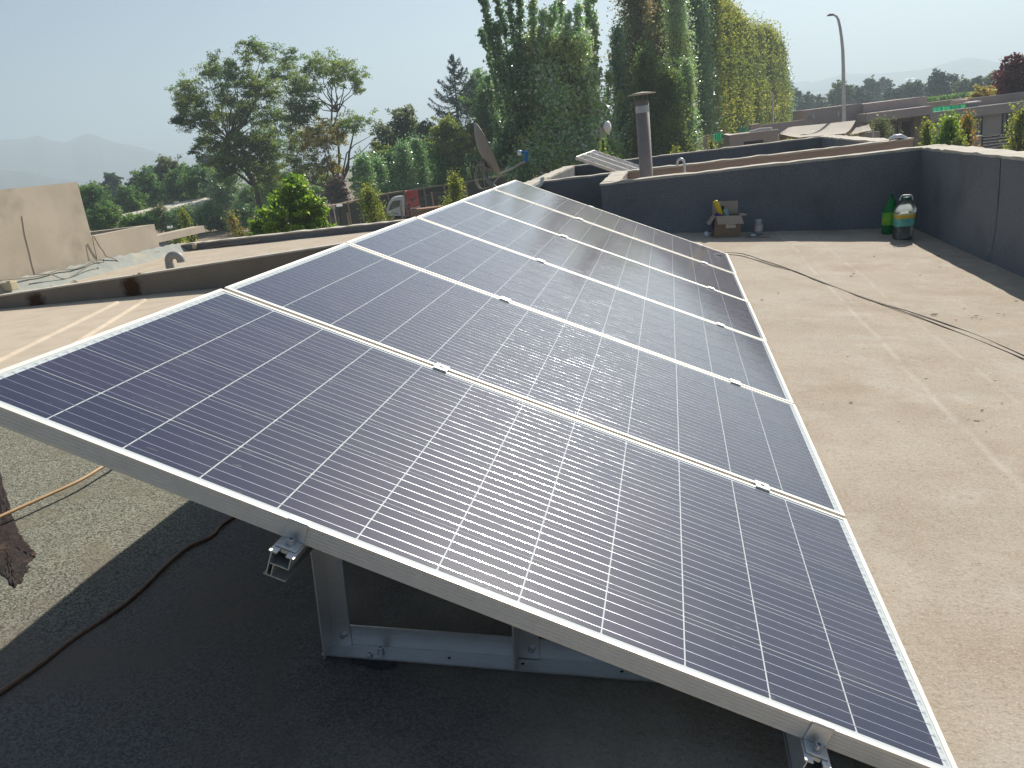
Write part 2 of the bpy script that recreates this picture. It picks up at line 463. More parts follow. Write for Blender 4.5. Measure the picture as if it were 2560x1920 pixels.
nb = thing('house', (1.8, 12.0, GZ), 'attached neighbour house behind the chimney, dark parapets round its roof', 'house')
b = MB(); b.box((-.35, 9.9, GZ - .2), (3.85, 13.9, -.95)); b.build('body', STUCCO, nb)
b = MB(); b.quad((-.35, 9.9, -.945), (3.85, 9.9, -.945), (3.85, 13.9, -.945), (-.35, 13.9, -.945)); b.build('roof', ROOF, nb)
parapet(nb, (-.35, 9.70), (4.20, 9.90), [((-.35, 9.70), (.61, 9.70), roofz(-.35) - .01, roofz(.61) - .01, .02, (0, -1))],
        [((-.345, 9.692), (4.21, 9.692), (0, .216), TOP - .002, .024, 11)], GZ, 'brown wall with a pale coping behind the chimney')
parapet(nb, (-.35, 13.9), (4.05, 14.1), [((-.35, 13.9), (3.85, 13.9), -.96, -.96, .02, (0, -1))],
        [((-.345, 13.892), (4.06, 13.892), (0, .216), TOP - .002, .024, 12)], GZ)
parapet(nb, (3.852, 9.902), (4.05, 13.898), [((3.852, 13.9), (3.852, 9.9), -.96, -.96, .02, (-1, 0))],
        [((3.844, 13.89), (3.844, 9.91), (.214, 0), TOP - .001, .024, 13)], GZ)
parapet(nb, (-.55, 9.70), (-.352, 14.1), [((-.352, 9.9), (-.352, 13.9), -.96, -.96, .02, (1, 0))],
        [((-.56, 9.703), (-.56, 14.11), (.213, 0), TOP, .03, 14)], GZ)
FLASH = mat('bright metal flashing', (0.82, 0.82, 0.8), rough=0.25, metal=0.7)
b = MB()
pp = [at_y(x, y, 9.78) for x, y in ((2222, 349), (2236, 343), (2252, 342), (2264, 347), (2276, 358))]
b.tube(pp, [.015, .03, .034, .028, .012], 8)
tag(b.build('metal_flashing', FLASH, origin=pp[2]), 'shiny bent metal flashing on the end of the brown wall', 'flashing')

# ------------------------------------------------------------------ left neighbour building
XB = -7.15
nl = thing('house', (-6.0, 8.0, GZ), 'beige rendered neighbour building on the left with stepped walls', 'house')
SHEET = mat('dusty roof sheet', (0.50, 0.42, 0.325), (0.46, 0.385, 0.295), scale=2, detail=7, rough=0.8, c3=(0.40, 0.33, 0.25), s3=4)
LROOF = mat('sandy flat roof', (0.47, 0.40, 0.31), (0.40, 0.335, 0.255), scale=3, detail=8, rough=0.95, bump=0.3, bscale=50, c3=(0.30, 0.25, 0.19), s3=7, lo3=.56)
RUST = mat('rust stained render', (0.21, 0.18, 0.145), (0.245, 0.21, 0.17), scale=2.5, detail=8, rough=0.95, bump=0.2, bscale=50)
n_ = RUST.node_tree
tc = n_.nodes.new('ShaderNodeTexCoord')
def blob_mask(nt_, centre, rad, power=1.0):
    q = nt_.nodes.new('ShaderNodeVectorMath'); q.operation = 'SUBTRACT'; q.inputs[1].default_value = centre
    tcn = [x for x in nt_.nodes if x.type == 'TEX_COORD'][0]
    nz = nt_.nodes.new('ShaderNodeTexNoise'); nz.inputs['Scale'].default_value = 16; nt_.links.new(tcn.outputs['Object'], nz.inputs['Vector'])
    nt_.links.new(tcn.outputs['Object'], q.inputs[0])
    s = nt_.nodes.new('ShaderNodeVectorMath'); s.operation = 'DIVIDE'; s.inputs[1].default_value = rad; nt_.links.new(q.outputs[0], s.inputs[0])
    l = nt_.nodes.new('ShaderNodeVectorMath'); l.operation = 'LENGTH'; nt_.links.new(s.outputs[0], l.inputs[0])
    ad = nt_.nodes.new('ShaderNodeMath'); ad.operation = 'MULTIPLY_ADD'; ad.inputs[1].default_value = 0.9; nt_.links.new(nz.outputs['Fac'], ad.inputs[0]); nt_.links.new(l.outputs['Value'], ad.inputs[2])
    mr = nt_.nodes.new('ShaderNodeMapRange'); mr.inputs[1].default_value = 0.95; mr.inputs[2].default_value = 1.5; mr.inputs[3].default_value = 1; mr.inputs[4].default_value = 0
    nt_.links.new(ad.outputs[0], mr.inputs[0]); return mr.outputs[0]
def stain(m_, centre, rad, colour):
    nt_ = m_.node_tree; p = nt_.nodes['Principled BSDF']; src = p.inputs['Base Color'].links[0].from_socket
    mx = nt_.nodes.new('ShaderNodeMix'); mx.data_type = 'RGBA'
    nt_.links.new(blob_mask(nt_, centre, rad), mx.inputs[0]); nt_.links.new(src, mx.inputs[6]); mx.inputs[7].default_value = (*colour, 1)
    nt_.links.new(mx.outputs[2], p.inputs['Base Color'])
YR = 7.55
lo_ = Vector((-6.0, 8.0, GZ))
for (sx_, sy_, rx, rz) in ((92, 757, .16, .16), (330, 722, .16, .22)):
    c = at_y(sx_, sy_, YR) - np.array(lo_)
    stain(RUST, tuple(c), (rx, .4, rz), (0.06, 0.028, 0.012))
b = MB(); b.box((-9.5, YR + .14, GZ - .2), (-2.2, 11.9, -.83)); b.box((-9.5, 1.2, GZ - .2), (-2.6, YR - .002, -.96)); b.build('body', PALE, nl)
b = MB()
b.quad((-9.5, 1.2, -.90), (-2.6, 1.2, -.90), (-2.6, YR, -.90), (-9.5, YR, -.90))
for (pa, pb) in (((0, 900), (290, 758)), ((110, 905), (358, 752))):
    A, B_ = Vector(at_z(*pa, -.90)), Vector(at_z(*pb, -.90)); dv = (B_ - A).normalized()
    A = A - dv * 3.2; cr = dv.cross(Vector((0, 0, 1)))
    hw, tw, hh = .05, .025, .022
    b.add([A - cr * hw, A - cr * tw + Vector((0, 0, hh)), A + cr * tw + Vector((0, 0, hh)), A + cr * hw,
           B_ - cr * hw, B_ - cr * tw + Vector((0, 0, hh)), B_ + cr * tw + Vector((0, 0, hh)), B_ + cr * hw],
          [(0, 1, 5, 4), (1, 2, 6, 5), (2, 3, 7, 6), (3, 2, 1, 0), (4, 5, 6, 7)])
b.build('sheet_roof', SHEET, nl)
b = MB()
z0l, z1l = at_y(0, 735, YR)[2], at_y(560, 650, YR)[2]
xa, xb = at_y(0, 735, YR)[0], at_y(560, 650, YR)[0]
sl_ = (z1l - z0l) / (xb - xa)
zf = lambda x: z0l - .035 + sl_ * (x - xa)
b.hexa([(-9.5, YR, -1.2), (-2.2, YR, -1.2), (-2.2, YR + .14, -1.2), (-9.5, YR + .14, -1.2),
        (-9.5, YR, zf(-9.5)), (-2.2, YR, zf(-2.2)), (-2.2, YR + .14, zf(-2.2)), (-9.5, YR + .14, zf(-9.5))])
o = b.build('parapet', RUST, nl); o['label'] = 'low parapet with two rust streaks'
b = MB()
b.hexa([(-9.5, YR - .012, zf(-9.5) + .001), (-2.2, YR - .012, zf(-2.2) + .001), (-2.2, YR + .152, zf(-2.2) + .001), (-9.5, YR + .152, zf(-9.5) + .001),
        (-9.5, YR - .012, zf(-9.5) + .02), (-2.2, YR - .012, zf(-2.2) + .02), (-2.2, YR + .152, zf(-2.2) + .02), (-9.5, YR + .152, zf(-9.5) + .02)])
b.build('coping', COPE, o)
b = MB()
nx, ny = 30, 24
b.add([(XB + (4.95) * i / nx, YR + .14 + (11.9 - YR - .14) * j / ny, -.80 + .004 * mnoise.noise((i * .4, j * .4, 0))) for j in range(ny + 1) for i in range(nx + 1)],
      [(j * (nx + 1) + i, j * (nx + 1) + i + 1, (j + 1) * (nx + 1) + i + 1, (j + 1) * (nx + 1) + i) for j in range(ny) for i in range(nx)], 0, True)
b.build('flat_roof', LROOF, nl)
# tall wall, low walls, beam: faces in the plane x = XB
tz, ty = at_x(193, 455, XB)[2], at_x(193, 455, XB)[1]
b = MB(); b.box((XB - .2, YR + .142, GZ), (XB, ty, tz)); o = b.build('wall', PALE, nl); o['label'] = 'tallest wall with a vertical chased line'
lz, ly = at_x(386, 560, XB)[2], at_x(386, 560, XB)[1]
b = MB(); b.box((XB - .17, ty + .002, GZ), (XB - .004, ly, lz)); b.box((-10.5, ly - .2, GZ), (XB - .172, ly, lz))
o = b.build('wall', PALE, nl); o['label'] = 'lower wall beside the tall one'
bz0, bz1 = at_x(397, 607, XB)[2], at_x(390, 590, XB)[2]
bye = at_x(512, 563, XB)[1]
b = MB(); b.box((XB - .3, ly + .002, bz0), (XB - .02, bye, bz1)); b.build('beam', PALE, nl)
fz = at_x(457, 611, XB)[2]
b = MB(); b.box((XB - .2, ly + .002, GZ), (XB - .006, 12.1, fz)); o = b.build('parapet', STUCCO, nl)
b = MB(); b.box((XB - .21, ly + .004, fz + .001), (XB + .006, 12.1, fz + .02)); b.build('coping', COPE, o)
UPS = mat('grey green felt', (0.27, 0.29, 0.265), (0.33, 0.34, 0.31), scale=8, detail=8, rough=0.9, c3=(0.42, 0.38, 0.30), s3=3, bump=.2, bscale=60)
b = MB(); rows = []
for i in range(45):
    y = YR + .15 + (11.88 - YR - .15) * i / 44; q = random.Random(i)
    top = -.60 - .012 * (y - 8) + q.uniform(-.02, .02)
    rows.append([(XB + .004, y, top + .004), (XB + .012, y, top), (XB + .06, y, -.72), (XB + .15, y, -.79 + q.uniform(-.004, .004)), (XB + .20, y, -.803)])
b.add([p for r in rows for p in r], [(i * 5 + k, i * 5 + k + 1, (i + 1) * 5 + k + 1, (i + 1) * 5 + k) for i in range(44) for k in range(4)], 0, True)
b.build('felt_upstand', UPS, nl)
YD = 11.9
b = MB(); b.box((XB - .2, YD + .004, GZ), (-2.3, YD + .2, fz - .01)); o = b.build('parapet', STUCCO, nl)
b = MB(); b.box((XB, YD - .008, -.82), (-2.3, YD + .003, fz - .012)); b.build('felt_facing', MEMB, o)
b = MB(); ragged(b, (XB - .2, YD - .014), (-2.3, YD - .014), (0, .23), fz + .01, .02, 21); b.build('coping', COPE, o)
# ------------------------------------------------------------------ solar panels
PL, PW, GAP = 1.956, 0.992, 0.020
def cell_material():
    m_ = mat('silicon cell', (0.02, 0.02, 0.04), rough=0.42, coat=1.0, spec=0.07)
    n = m_.node_tree; p = n.nodes['Principled BSDF']; L_ = n.links.new
    g = n.nodes.new('ShaderNodeNewGeometry'); cr = n.nodes.new('ShaderNodeValToRGB')
    el = cr.color_ramp.elements; el[0].color = (0.020, 0.022, 0.052, 1); el[1].color = (0.030, 0.025, 0.060, 1)
    L_(g.outputs['Random Per Island'], cr.inputs[0])
    tc = n.nodes.new('ShaderNodeTexCoord')
    def noise(s, d, st=None):
        q = n.nodes.new('ShaderNodeTexNoise'); q.inputs['Scale'].default_value = s; q.inputs['Detail'].default_value = d
        if st:
            mp = n.nodes.new('ShaderNodeMapping'); mp.inputs['Scale'].default_value = st; L_(tc.outputs['Object'], mp.inputs[0]); L_(mp.outputs[0], q.inputs['Vector'])
        else: L_(tc.outputs['Object'], q.inputs['Vector'])
        return q.outputs['Fac']
    mr = n.nodes.new('ShaderNodeMapRange'); mr.inputs[1].default_value = .5; mr.inputs[2].default_value = .78; mr.inputs[4].default_value = .30
    L_(noise(7, 8), mr.inputs[0])
    mx = n.nodes.new('ShaderNodeMix'); mx.data_type = 'RGBA'; mx.inputs[7].default_value = (0.085, 0.08, 0.09, 1)   # dust on the glass
    L_(mr.outputs[0], mx.inputs[0]); L_(cr.outputs[0], mx.inputs[6])
    m2 = n.nodes.new('ShaderNodeMapRange'); m2.inputs[1].default_value = .66; m2.inputs[2].default_value = .72; m2.inputs[4].default_value = .35
    L_(noise(1, 3, (22, 60, 1)), m2.inputs[0])
    mx2 = n.nodes.new('ShaderNodeMix'); mx2.data_type = 'RGBA'; mx2.inputs[7].default_value = (0.16, 0.145, 0.13, 1)  # dried drops
    L_(m2.outputs[0], mx2.inputs[0]); L_(mx.outputs[2], mx2.inputs[6])
    L_(mx2.outputs[2], p.inputs['Base Color'])
    b = n.nodes.new('ShaderNodeBump'); b.inputs['Strength'].default_value = 0.06; b.inputs['Distance'].default_value = 0.004
    L_(noise(160, 2), b.inputs['Height'])
    b2 = n.nodes.new('ShaderNodeBump'); b2.inputs['Strength'].default_value = 0.05; b2.inputs['Distance'].default_value = 0.03
    L_(noise(1, 2, (9, 2.4, 1)), b2.inputs['Height']); L_(b2.outputs[0], b.inputs['Normal'])
    L_(b.outputs[0], p.inputs['Coat Normal'])
    p.inputs['Coat Roughness'].default_value = 0.07
    p.inputs['Coat IOR'].default_value = 1.5
    return m_
CELL = cell_material()
BACK = mat('white backsheet', (0.56, 0.60, 0.60), rough=1.0, coat=1.0, spec=0.0)
BACK.node_tree.nodes['Principled BSDF'].inputs['Coat Roughness'].default_value = 0.08
RIBB = mat('grey ribbon', (0.46, 0.50, 0.52), rough=0.9, coat=0.8, spec=0.0)
def bus_material():
    m_ = mat('tinned busbar', (0.72, 0.73, 0.80), rough=0.21, metal=0.9)
    n = m_.node_tree; p = n.nodes['Principled BSDF']; L_ = n.links.new
    tc = n.nodes.new('ShaderNodeTexCoord'); mp = n.nodes.new('ShaderNodeMapping'); mp.inputs['Scale'].default_value = (14, 90, 1)
    q = n.nodes.new('ShaderNodeTexNoise'); q.inputs['Scale'].default_value = 1; q.inputs['Detail'].default_value = 3
    L_(tc.outputs['Object'], mp.inputs[0]); L_(mp.outputs[0], q.inputs['Vector'])
    b = n.nodes.new('ShaderNodeBump'); b.inputs['Strength'].default_value = 0.22; b.inputs['Distance'].default_value = 0.004
    L_(q.outputs['Fac'], b.inputs['Height']); L_(b.outputs[0], p.inputs['Normal'])
    return m_
BUS = bus_material()
BUS.node_tree.nodes['Principled BSDF'].inputs['Base Color'].default_value = (0.74, 0.75, 0.82, 1)
CELLW, GU, GV = 0.1558, 0.0030, 0.0026
MU, MV = (PL - 12 * CELLW - 11 * GU) / 2, (PW - 6 * CELLW - 5 * GV) / 2
def frame_mesh():
    prof = [(0, 0)]
    for z in (-.009, -.0165, -.024, -.0315): prof += [(0, z + .0016), (.0012, z), (0, z - .0016)]
    prof += [(0, -.04), (.028, -.04), (.028, -.0385), (.0018, -.0385), (.0018, -.0068), (.011, -.0068), (.011, -.0006), (.0104, 0)]
    b = MB(); n = len(prof); vs = []
    for (o, z) in prof: vs += [(o, o, z), (PL - o, o, z), (PL - o, PW - o, z), (o, PW - o, z)]
    fs = []
    for i in range(n):
        j = (i + 1) % n
        for k in range(4):
            k2 = (k + 1) % 4
            fs.append((i * 4 + k, j * 4 + k, j * 4 + k2, i * 4 + k2))
    b.add(vs, fs)
    return b
def sheet_mesh():
    b = MB(); e = .0108
    b.quad((e, e, -.0020), (PL - e, e, -.0020), (PL - e, PW - e, -.0020), (e, PW - e, -.0020), 1)
    for i in range(12):
        for j in range(6):
            u, v = MU + i * (CELLW + GU), MV + j * (CELLW + GV)
            c = .0018
            b.add([(u + c, v, -.0016), (u + CELLW - c, v, -.0016), (u + CELLW, v + c, -.0016), (u + CELLW, v + CELLW - c, -.0016),
                   (u + CELLW - c, v + CELLW, -.0016), (u + c, v + CELLW, -.0016), (u, v + CELLW - c, -.0016), (u, v + c, -.0016)], [tuple(range(8))], 0)
    for uu in (MU - .0115, PL - MU + .0065):           # cross ribbons in the end margins
        for j in range(6):
            v = MV + j * (CELLW + GV)
            for k in range(5):
                vv = v + CELLW * (k + .5) / 5
                b.quad((uu, vv - .011, -.0018), (uu + .005, vv - .011, -.0018), (uu + .005, vv + .009, -.0018), (uu, vv + .009, -.0018), 2)
    b.quad((.02, .03, -.045), (.02, PW - .03, -.045), (PL - .02, PW - .03, -.045), (PL - .02, .03, -.045), 1) if False else None
    b.quad((e, e, -.0066), (e, PW - e, -.0066), (PL - e, PW - e, -.0066), (PL - e, e, -.0066), 1)
    return b
def bus_mesh():
    b = MB(); K = 4; wd, arc = .00066, R(7.0)            # shallow rounded ribbons
    for j in range(6):
        for k in range(5):
            v = MV + j * (CELLW + GV) + CELLW * (k + .5) / 5
            vs = []
            for u in (MU - .010, PL - MU + .010):
                for q in range(K + 1):
                    g = arc * (2 * q / K - 1)
                    vs.append((u, v + math.sin(g) / math.sin(arc) * wd, -.00145 + (math.cos(g) - math.cos(arc)) * wd / math.sin(arc)))
            b.add(vs, [(q, q + 1, K + 2 + q, K + 1 + q) for q in range(K)], 0, True)
    return b
def panel_thing(loc, label, group):
    t = thing('solar_panel', loc, label, 'solar panel', group)
    t.rotation_euler = (0, TILT, 0)
    return t
ordn = ['nearest', 'second', 'third', 'fourth', 'fifth', 'farthest']
labs = ['nearest solar panel of the row, its full silver front edge in view', 'second solar panel of the row, between nearest and third',
        'third solar panel of the row from the front', 'fourth solar panel of the row from the front',
        'fifth solar panel of the row, next to the farthest', 'farthest solar panel of the row, mirroring the dark parapet']
pan0 = panel_thing((0, 0, 0), labs[0], 'solar panels in the tilted row')
for nm, mb, mm in (('frame', frame_mesh(), [FRAME]), ('cell_sheet', sheet_mesh(), [CELL, BACK, RIBB]), ('busbar_wires', bus_mesh(), [BUS])):
    o = mb.build(nm, mm, None); o.parent = pan0
pans = [pan0]
jit = [(0, 0), (.001, .0), (-.002, .001), (.002, -.001), (-.003, 0), (.001, .001)]
for k in range(1, 6):
    c = copy_tree(pan0); c['label'] = labs[k]; c.location = (jit[k][0], k * (PW + GAP), jit[k][1]); pans.append(c)
p2 = at_y(1440, 391, 10.55)
for k in range(3):
    c = copy_tree(pan0); c['group'] = 'solar panels on the neighbour roof'
    c['label'] = ['front panel of the three on the neighbour roof beyond the chimney', 'middle panel of the three on the neighbour roof beyond the chimney', 'back panel of the three on the neighbour roof beyond the chimney'][k]
    c.location = (p2[0], 10.55 + k * (PW + GAP), p2[2])

def P(u, v, n): return Vector(PM @ np.array([u, v, n]))
U_, V_, N_ = P(1, 0, 0), P(0, 1, 0), P(0, 0, 1)
RU = (.712, 1.706)                          # rail positions along the panels
VEND = 6 * PW + 5 * GAP + .06
for i, u in enumerate(RU):
    b = MB(); v0, v1 = -.052, VEND; t = .0022
    def bar(u0, n0, u1, n1):
        b.obox(P(u + u0, v0, n0), U_ * (u1 - u0), V_ * (v1 - v0), N_ * (n1 - n0))
    bar(-.020, -.0900, -.0178, -.0432); bar(.0178, -.0665, .020, -.0432)          # side walls
    bar(-.0240, -.0430, -.0085, -.0402); bar(.0085, -.0430, .0240, -.0402)        # lips
    bar(-.0176, -.0667, .0176, -.0645)                                            # inner floor
    bar(-.0240, -.0924, .0200, -.0902)                                            # base flange
    bar(-.0105, -.0900, -.0085, -.0669)
    t_ = thing('mounting_rail', P(u, 0, -.09), ['upper aluminium rail under the panels, open channel end showing', 'lower aluminium rail under the panels near the roof'][i], 'rail', 'rails carrying the panel row')
    b.build('channel', ALU, t_)
    # the same rails under the neighbour panels are hidden
def bolt(b, c, ax, r=.0065, h=.011):
    c = Vector(c); ax = Vector(ax).normalized()
    b.lathe([(0.0, 0), (r * 1.45, 0), (r * 1.45, .0016), (r, .0018), (r, h - .001), (r * .9, h), (r * .5, h), (r * .5, h - .005), (0, h - .005)], c, ax, 14, 0, None, False)
def end_clamp(u, side, label):
    v = 0.0 if side < 0 else 6 * PW + 5 * GAP
    s = side
    t_ = thing('end_clamp', P(u, v, 0), label, 'clamp', 'end clamps')
    b = MB(); hw = .020
    b.obox(P(u - hw, v + s * .0035, .0004), U_ * 2 * hw, V_ * (-s * .0135), N_ * .0034)       # lip on the frame
    b.obox(P(u - hw, v + s * .0005, -.0365), U_ * 2 * hw, V_ * (s * .003), N_ * .0368)         # upright
    b.obox(P(u - hw, v + s * .0005, -.0400), U_ * 2 * hw, V_ * (s * .034), N_ * .0034)         # foot
    bevel(b.build('clamp_body', ALU, t_), .0008, 2)
    b = MB(); bolt(b, P(u, v + s * .019, -.0366), N_, .0068, .012); b.build('bolt', STEEL, t_)
    b = MB(); b.obox(P(u - .0075, v + s * .004, -.0475), U_ * .015, V_ * (s * .032), N_ * .007); b.build('nut', ALU, t_)
end_clamp(RU[0], -1, 'end clamp with hex bolt on the front of the upper rail')
end_clamp(RU[1], -1, 'end clamp with hex bolt on the front of the lower rail')
end_clamp(RU[0], 1, 'end clamp on the far end of the upper rail')
end_clamp(RU[1], 1, 'end clamp on the far end of the lower rail')
mids = []
for k in range(1, 6):
    for i, u in enumerate(RU):
        vc = k * (PW + GAP) - GAP / 2
        lb = 'mid clamp on the %s rail between the %s and %s panels' % (['upper', 'lower'][i], ordn[k - 1], ordn[k])
        if not mids:
            t_ = thing('mid_clamp', P(u, vc, 0), lb, 'clamp', 'mid clamps between the panels')
            b = MB(); hw = .021
            b.obox(P(u - hw, vc - .021, .0005), U_ * 2 * hw, V_ * .042, N_ * .0048)
            b.obox(P(u - hw, vc - .0085, -.036), U_ * 2 * hw, V_ * .017, N_ * .0362)
            bevel(b.build('clamp_body', ALU, t_), .0008, 2)
            b = MB(); b.lathe([(0, .0058), (.0072, .0058), (.0072, .0054)], P(u, vc, 0), N_, 14, 0, None, False); b.build('bolt_recess', HOLE, t_)
            mids.append(t_)
        else:
            c = copy_tree(mids[0]); c['label'] = lb; c.location = P(u, vc, 0); mids.append(c)

# ------------------------------------------------------------------ rack
def rack(yp, xa, label):
    o = Vector((xa, yp, roofz(xa, yp) + .008))
    t_ = thing('panel_rack', o, label, 'rack', 'racks under the panel row')
    YB = Vector((0, 1, 0)); th = .004
    W_ = lambda x, z, y=0: o + RV * x + SH * z + YB * y
    Lb = 1.22
    b = MB()
    b.obox(W_(0, 0, -.05), RV * Lb, YB * .05, SH * th)                     # base angle: foot flange towards the viewer
    b.obox(W_(.012, th + .0003, -.004), RV * (Lb - .012), YB * th, SH * .05)
    b.build('base_angle', ALU, t_)
    b = MB()
    for x in (.30, .47, .69, .93, 1.1):
        b = MB(); b.lathe([(0, 0), (.004, 0)], W_(x, th + .0006, -.028), SH, 10); b.build('drilled_hole', HOLE, t_)
    pass
    def beam_z(x):                                                        # underside of the beam, local height over the base
        w = o + RV * x
        # find the height where the panel-plane offset -.142 is reached along SH
        a_ = (Vector(w)).dot(N_); return (-.142 - a_) / SH.dot(N_)
    for x in (.008, .455, 1.08):
        h = beam_z(x + .025) + .045
        b = MB()
        b.obox(W_(x, .006 if x > .1 else -.004, -.0085), RV * .05, YB * th, SH * (h - .006))    # face
        b.obox(W_(x, .006 if x > .1 else -.004, -.0582), RV * th, YB * .0494, SH * (h - .006))   # side flange towards the viewer
        lg = b.build('leg', ALU, t_)
        b = MB(); bolt(b, W_(x + .033, .031, -.0088), -YB, .0062, .010); b.build('bolt', STEEL, lg)
    b = MB()
    b.obox(P(RU[0] - .09, yp + .0005, -.142), U_ * (RU[1] - RU[0] + .12), YB * th, N_ * .049)
    b.obox(P(RU[0] - .09, yp + .0049, -.097), U_ * (RU[1] - RU[0] + .12), YB * .045, N_ * th)
    b.build('sloping_beam', ALU, t_)
    b = MB()
    bolt(b, W_(.137, th, -.026), SH, .0075, .014); bolt(b, W_(.115, th, -.041), SH, .006, .006)
    b.build('anchor_bolt', STEEL, t_)
    b = MB(); q = random.Random(3)
    ring = [W_(.13 + math.cos(g) * (.055 + q.uniform(-.012, .012)), -.004, -.052 + math.sin(g) * (.022 + q.uniform(-.006, .006))) for g in [k * math.pi / 9 for k in range(18)]]
    b.add(ring + [p + SH * .003 for p in ring], [tuple(range(18, 36))] + [(i, (i + 1) % 18, 18 + (i + 1) % 18, 18 + i) for i in range(18)])
    b.build('sealant', mat('black sealant', (0.04, 0.04, 0.045), rough=.55) if 'black sealant' not in bpy.data.materials else bpy.data.materials['black sealant'], t_)
    return t_
rack(.31, at_y(806, 1648, .26)[0], 'front triangular aluminium rack bolted to the roof, three legs')
rack(5.75, .49, 'rear triangular aluminium rack under the farthest panel')

# ------------------------------------------------------------------ things on the roof
CARD = mat('brown cardboard', (0.27, 0.19, 0.125), (0.31, 0.225, 0.15), scale=12, stretch=(1, 1, 6), rough=0.9)
CARDI = mat('pale cardboard inside', (0.42, 0.36, 0.29), (0.38, 0.32, 0.25), scale=9, rough=0.9)
PAPER = mat('white paper label', (0.66, 0.64, 0.60), rough=.7)
bl, br = Vector(on_roof(1787, 594)), Vector(on_roof(1851, 592))
bx = br - bl; bx.z = -SLOPE * bx.x; bw = bx.length; bxn = bx.normalized(); byn = SH.cross(bxn).normalized()
BH, BD, T = .205, .19, .004
bo = bl + SH * .004
t_ = thing('cardboard_box', bo, 'open brown cardboard box full of tools against the dark wall', 'box')
b = MB()
b.obox(bo, bxn * bw, byn * BD, SH * T)
b.obox(bo + SH * T, bxn * bw, byn * T, SH * (BH - T)); b.obox(bo + SH * T + byn * (BD - T), bxn * bw, byn * T, SH * (BH - T))
b.obox(bo + SH * T + byn * (T + .0002), bxn * T, byn * (BD - 2 * T - .0004), SH * (BH - T)); b.obox(bo + SH * T + bxn * (bw - T) + byn * (T + .0002), bxn * T, byn * (BD - 2 * T - .0004), SH * (BH - T))
b.build('body', CARD, t_)
def flap(o_, along, out, up_, ln, sk=.02):
    b_ = MB(); a_ = Vector(o_); d_ = (out.normalized() * out.length + up_)
    d_ = d_.normalized() * ln; nn = along.cross(d_).normalized() * .003
    b_.prism([a_, a_ + along, a_ + along + d_ + along.normalized() * sk, a_ + d_ - along.normalized() * -sk * .3], nn)
    return b_
topo = bo + SH * (BH + .001)
flap(topo + bxn * .012, bxn * (bw - .012), -byn * .5, -SH * .85, .090).build('flap', CARDI, t_)
flap(topo + byn * (BD), bxn * bw, byn * .12, SH * 1.0, .125, 0).build('flap', CARDI, t_)
flap(topo + byn * BD, -byn * BD, -bxn * .55, -SH * .8, .105, .01).build('flap', CARDI, t_)
flap(topo + bxn * bw, byn * BD, bxn * .9, SH * .05, .06, -.01).build('flap', CARDI, t_)
b = MB(); b.obox(bo + bxn * (bw * .42) + SH * (BH * .42) - byn * .0012, bxn * (bw * .38), byn * .001, SH * (BH * .26)); b.build('paper_label', PAPER, t_)
def stick(name, p0, p1, r, m_, label, cat, prof=None):
    p0, p1 = Vector(p0), Vector(p1); b_ = MB(); L_ = (p1 - p0).length
    b_.lathe(prof or [(0, 0), (r * .95, 0), (r, .004), (r, L_ - .006), (r * .8, L_), (0, L_)], p0, p1 - p0, 18)
    return tag(b_.build(name, m_, origin=p0), label, cat)
YEL = mat('yellow plastic', (0.75, 0.42, 0.01), (0.62, 0.50, 0.03), scale=14, rough=.35)
PUR = mat('purple cloth', (0.10, 0.06, 0.28), (0.06, 0.04, 0.16), scale=30, rough=.8)
TEAL = mat('teal plastic', (0.05, 0.33, 0.33), (0.35, 0.50, 0.55), scale=18, rough=.3)
BLK = mat('black plastic', (0.02, 0.02, 0.022), rough=.45)
WHT = mat('white plastic', (0.66, 0.70, 0.74), rough=.4)
cin = bo + byn * (BD * .55)
stick('yellow_tube', cin + bxn * (bw * .47) + SH * .12, cin + bxn * (bw * .02) + SH * .345 - byn * .02, .024, YEL, 'yellow plastic tube leaning out of the cardboard box', 'tube')
stick('sealant_bottle', cin + bxn * (bw * .62) + SH * .08 - byn * .03, cin + bxn * (bw * .42) + SH * .262 - byn * .03, .02, TEAL, 'teal and white bottle sticking up from the cardboard box', 'bottle')
stick('tool_handle', cin + bxn * (bw * .42) + SH * .15, cin + bxn * (bw * .33) + SH * .295, .012, BLK, 'black tool handle inside the cardboard box', 'handle')
b = MB(); q = random.Random(5)
b.lathe([(0, .05), (.05, .06), (.075, .1), (.07, .16), (.05, .205), (.02, .228), (0, .23)], cin + bxn * (bw * .2), SH, 14)
b.v = [tuple(Vector(v) + Vector([q.uniform(-.006, .006) for _ in range(3)])) for v in b.v]
tag(b.build('cloth_bundle', PUR, origin=cin), 'crumpled purple cloth in the cardboard box', 'cloth')
p = Vector(on_roof(1768, 592)) + SH * .02
d_ = (Vector(on_roof(1758, 577)) - p); d_ = (d_ - SH * d_.dot(SH)).normalized()
t_ = thing('spray_can', p, 'white cylinder can lying on its side left of the box', 'can')
b = MB(); b.lathe([(0, 0), (.021, 0), (.024, .004), (.024, .11), (.016, .125), (.014, .13), (0, .13)], p, d_, 20); b.build('can_body', WHT, t_)
b = MB(); b.lathe([(0, .131), (.009, .131), (.009, .146), (0, .148)], p, d_, 14); b.build('nozzle', WHT, t_)
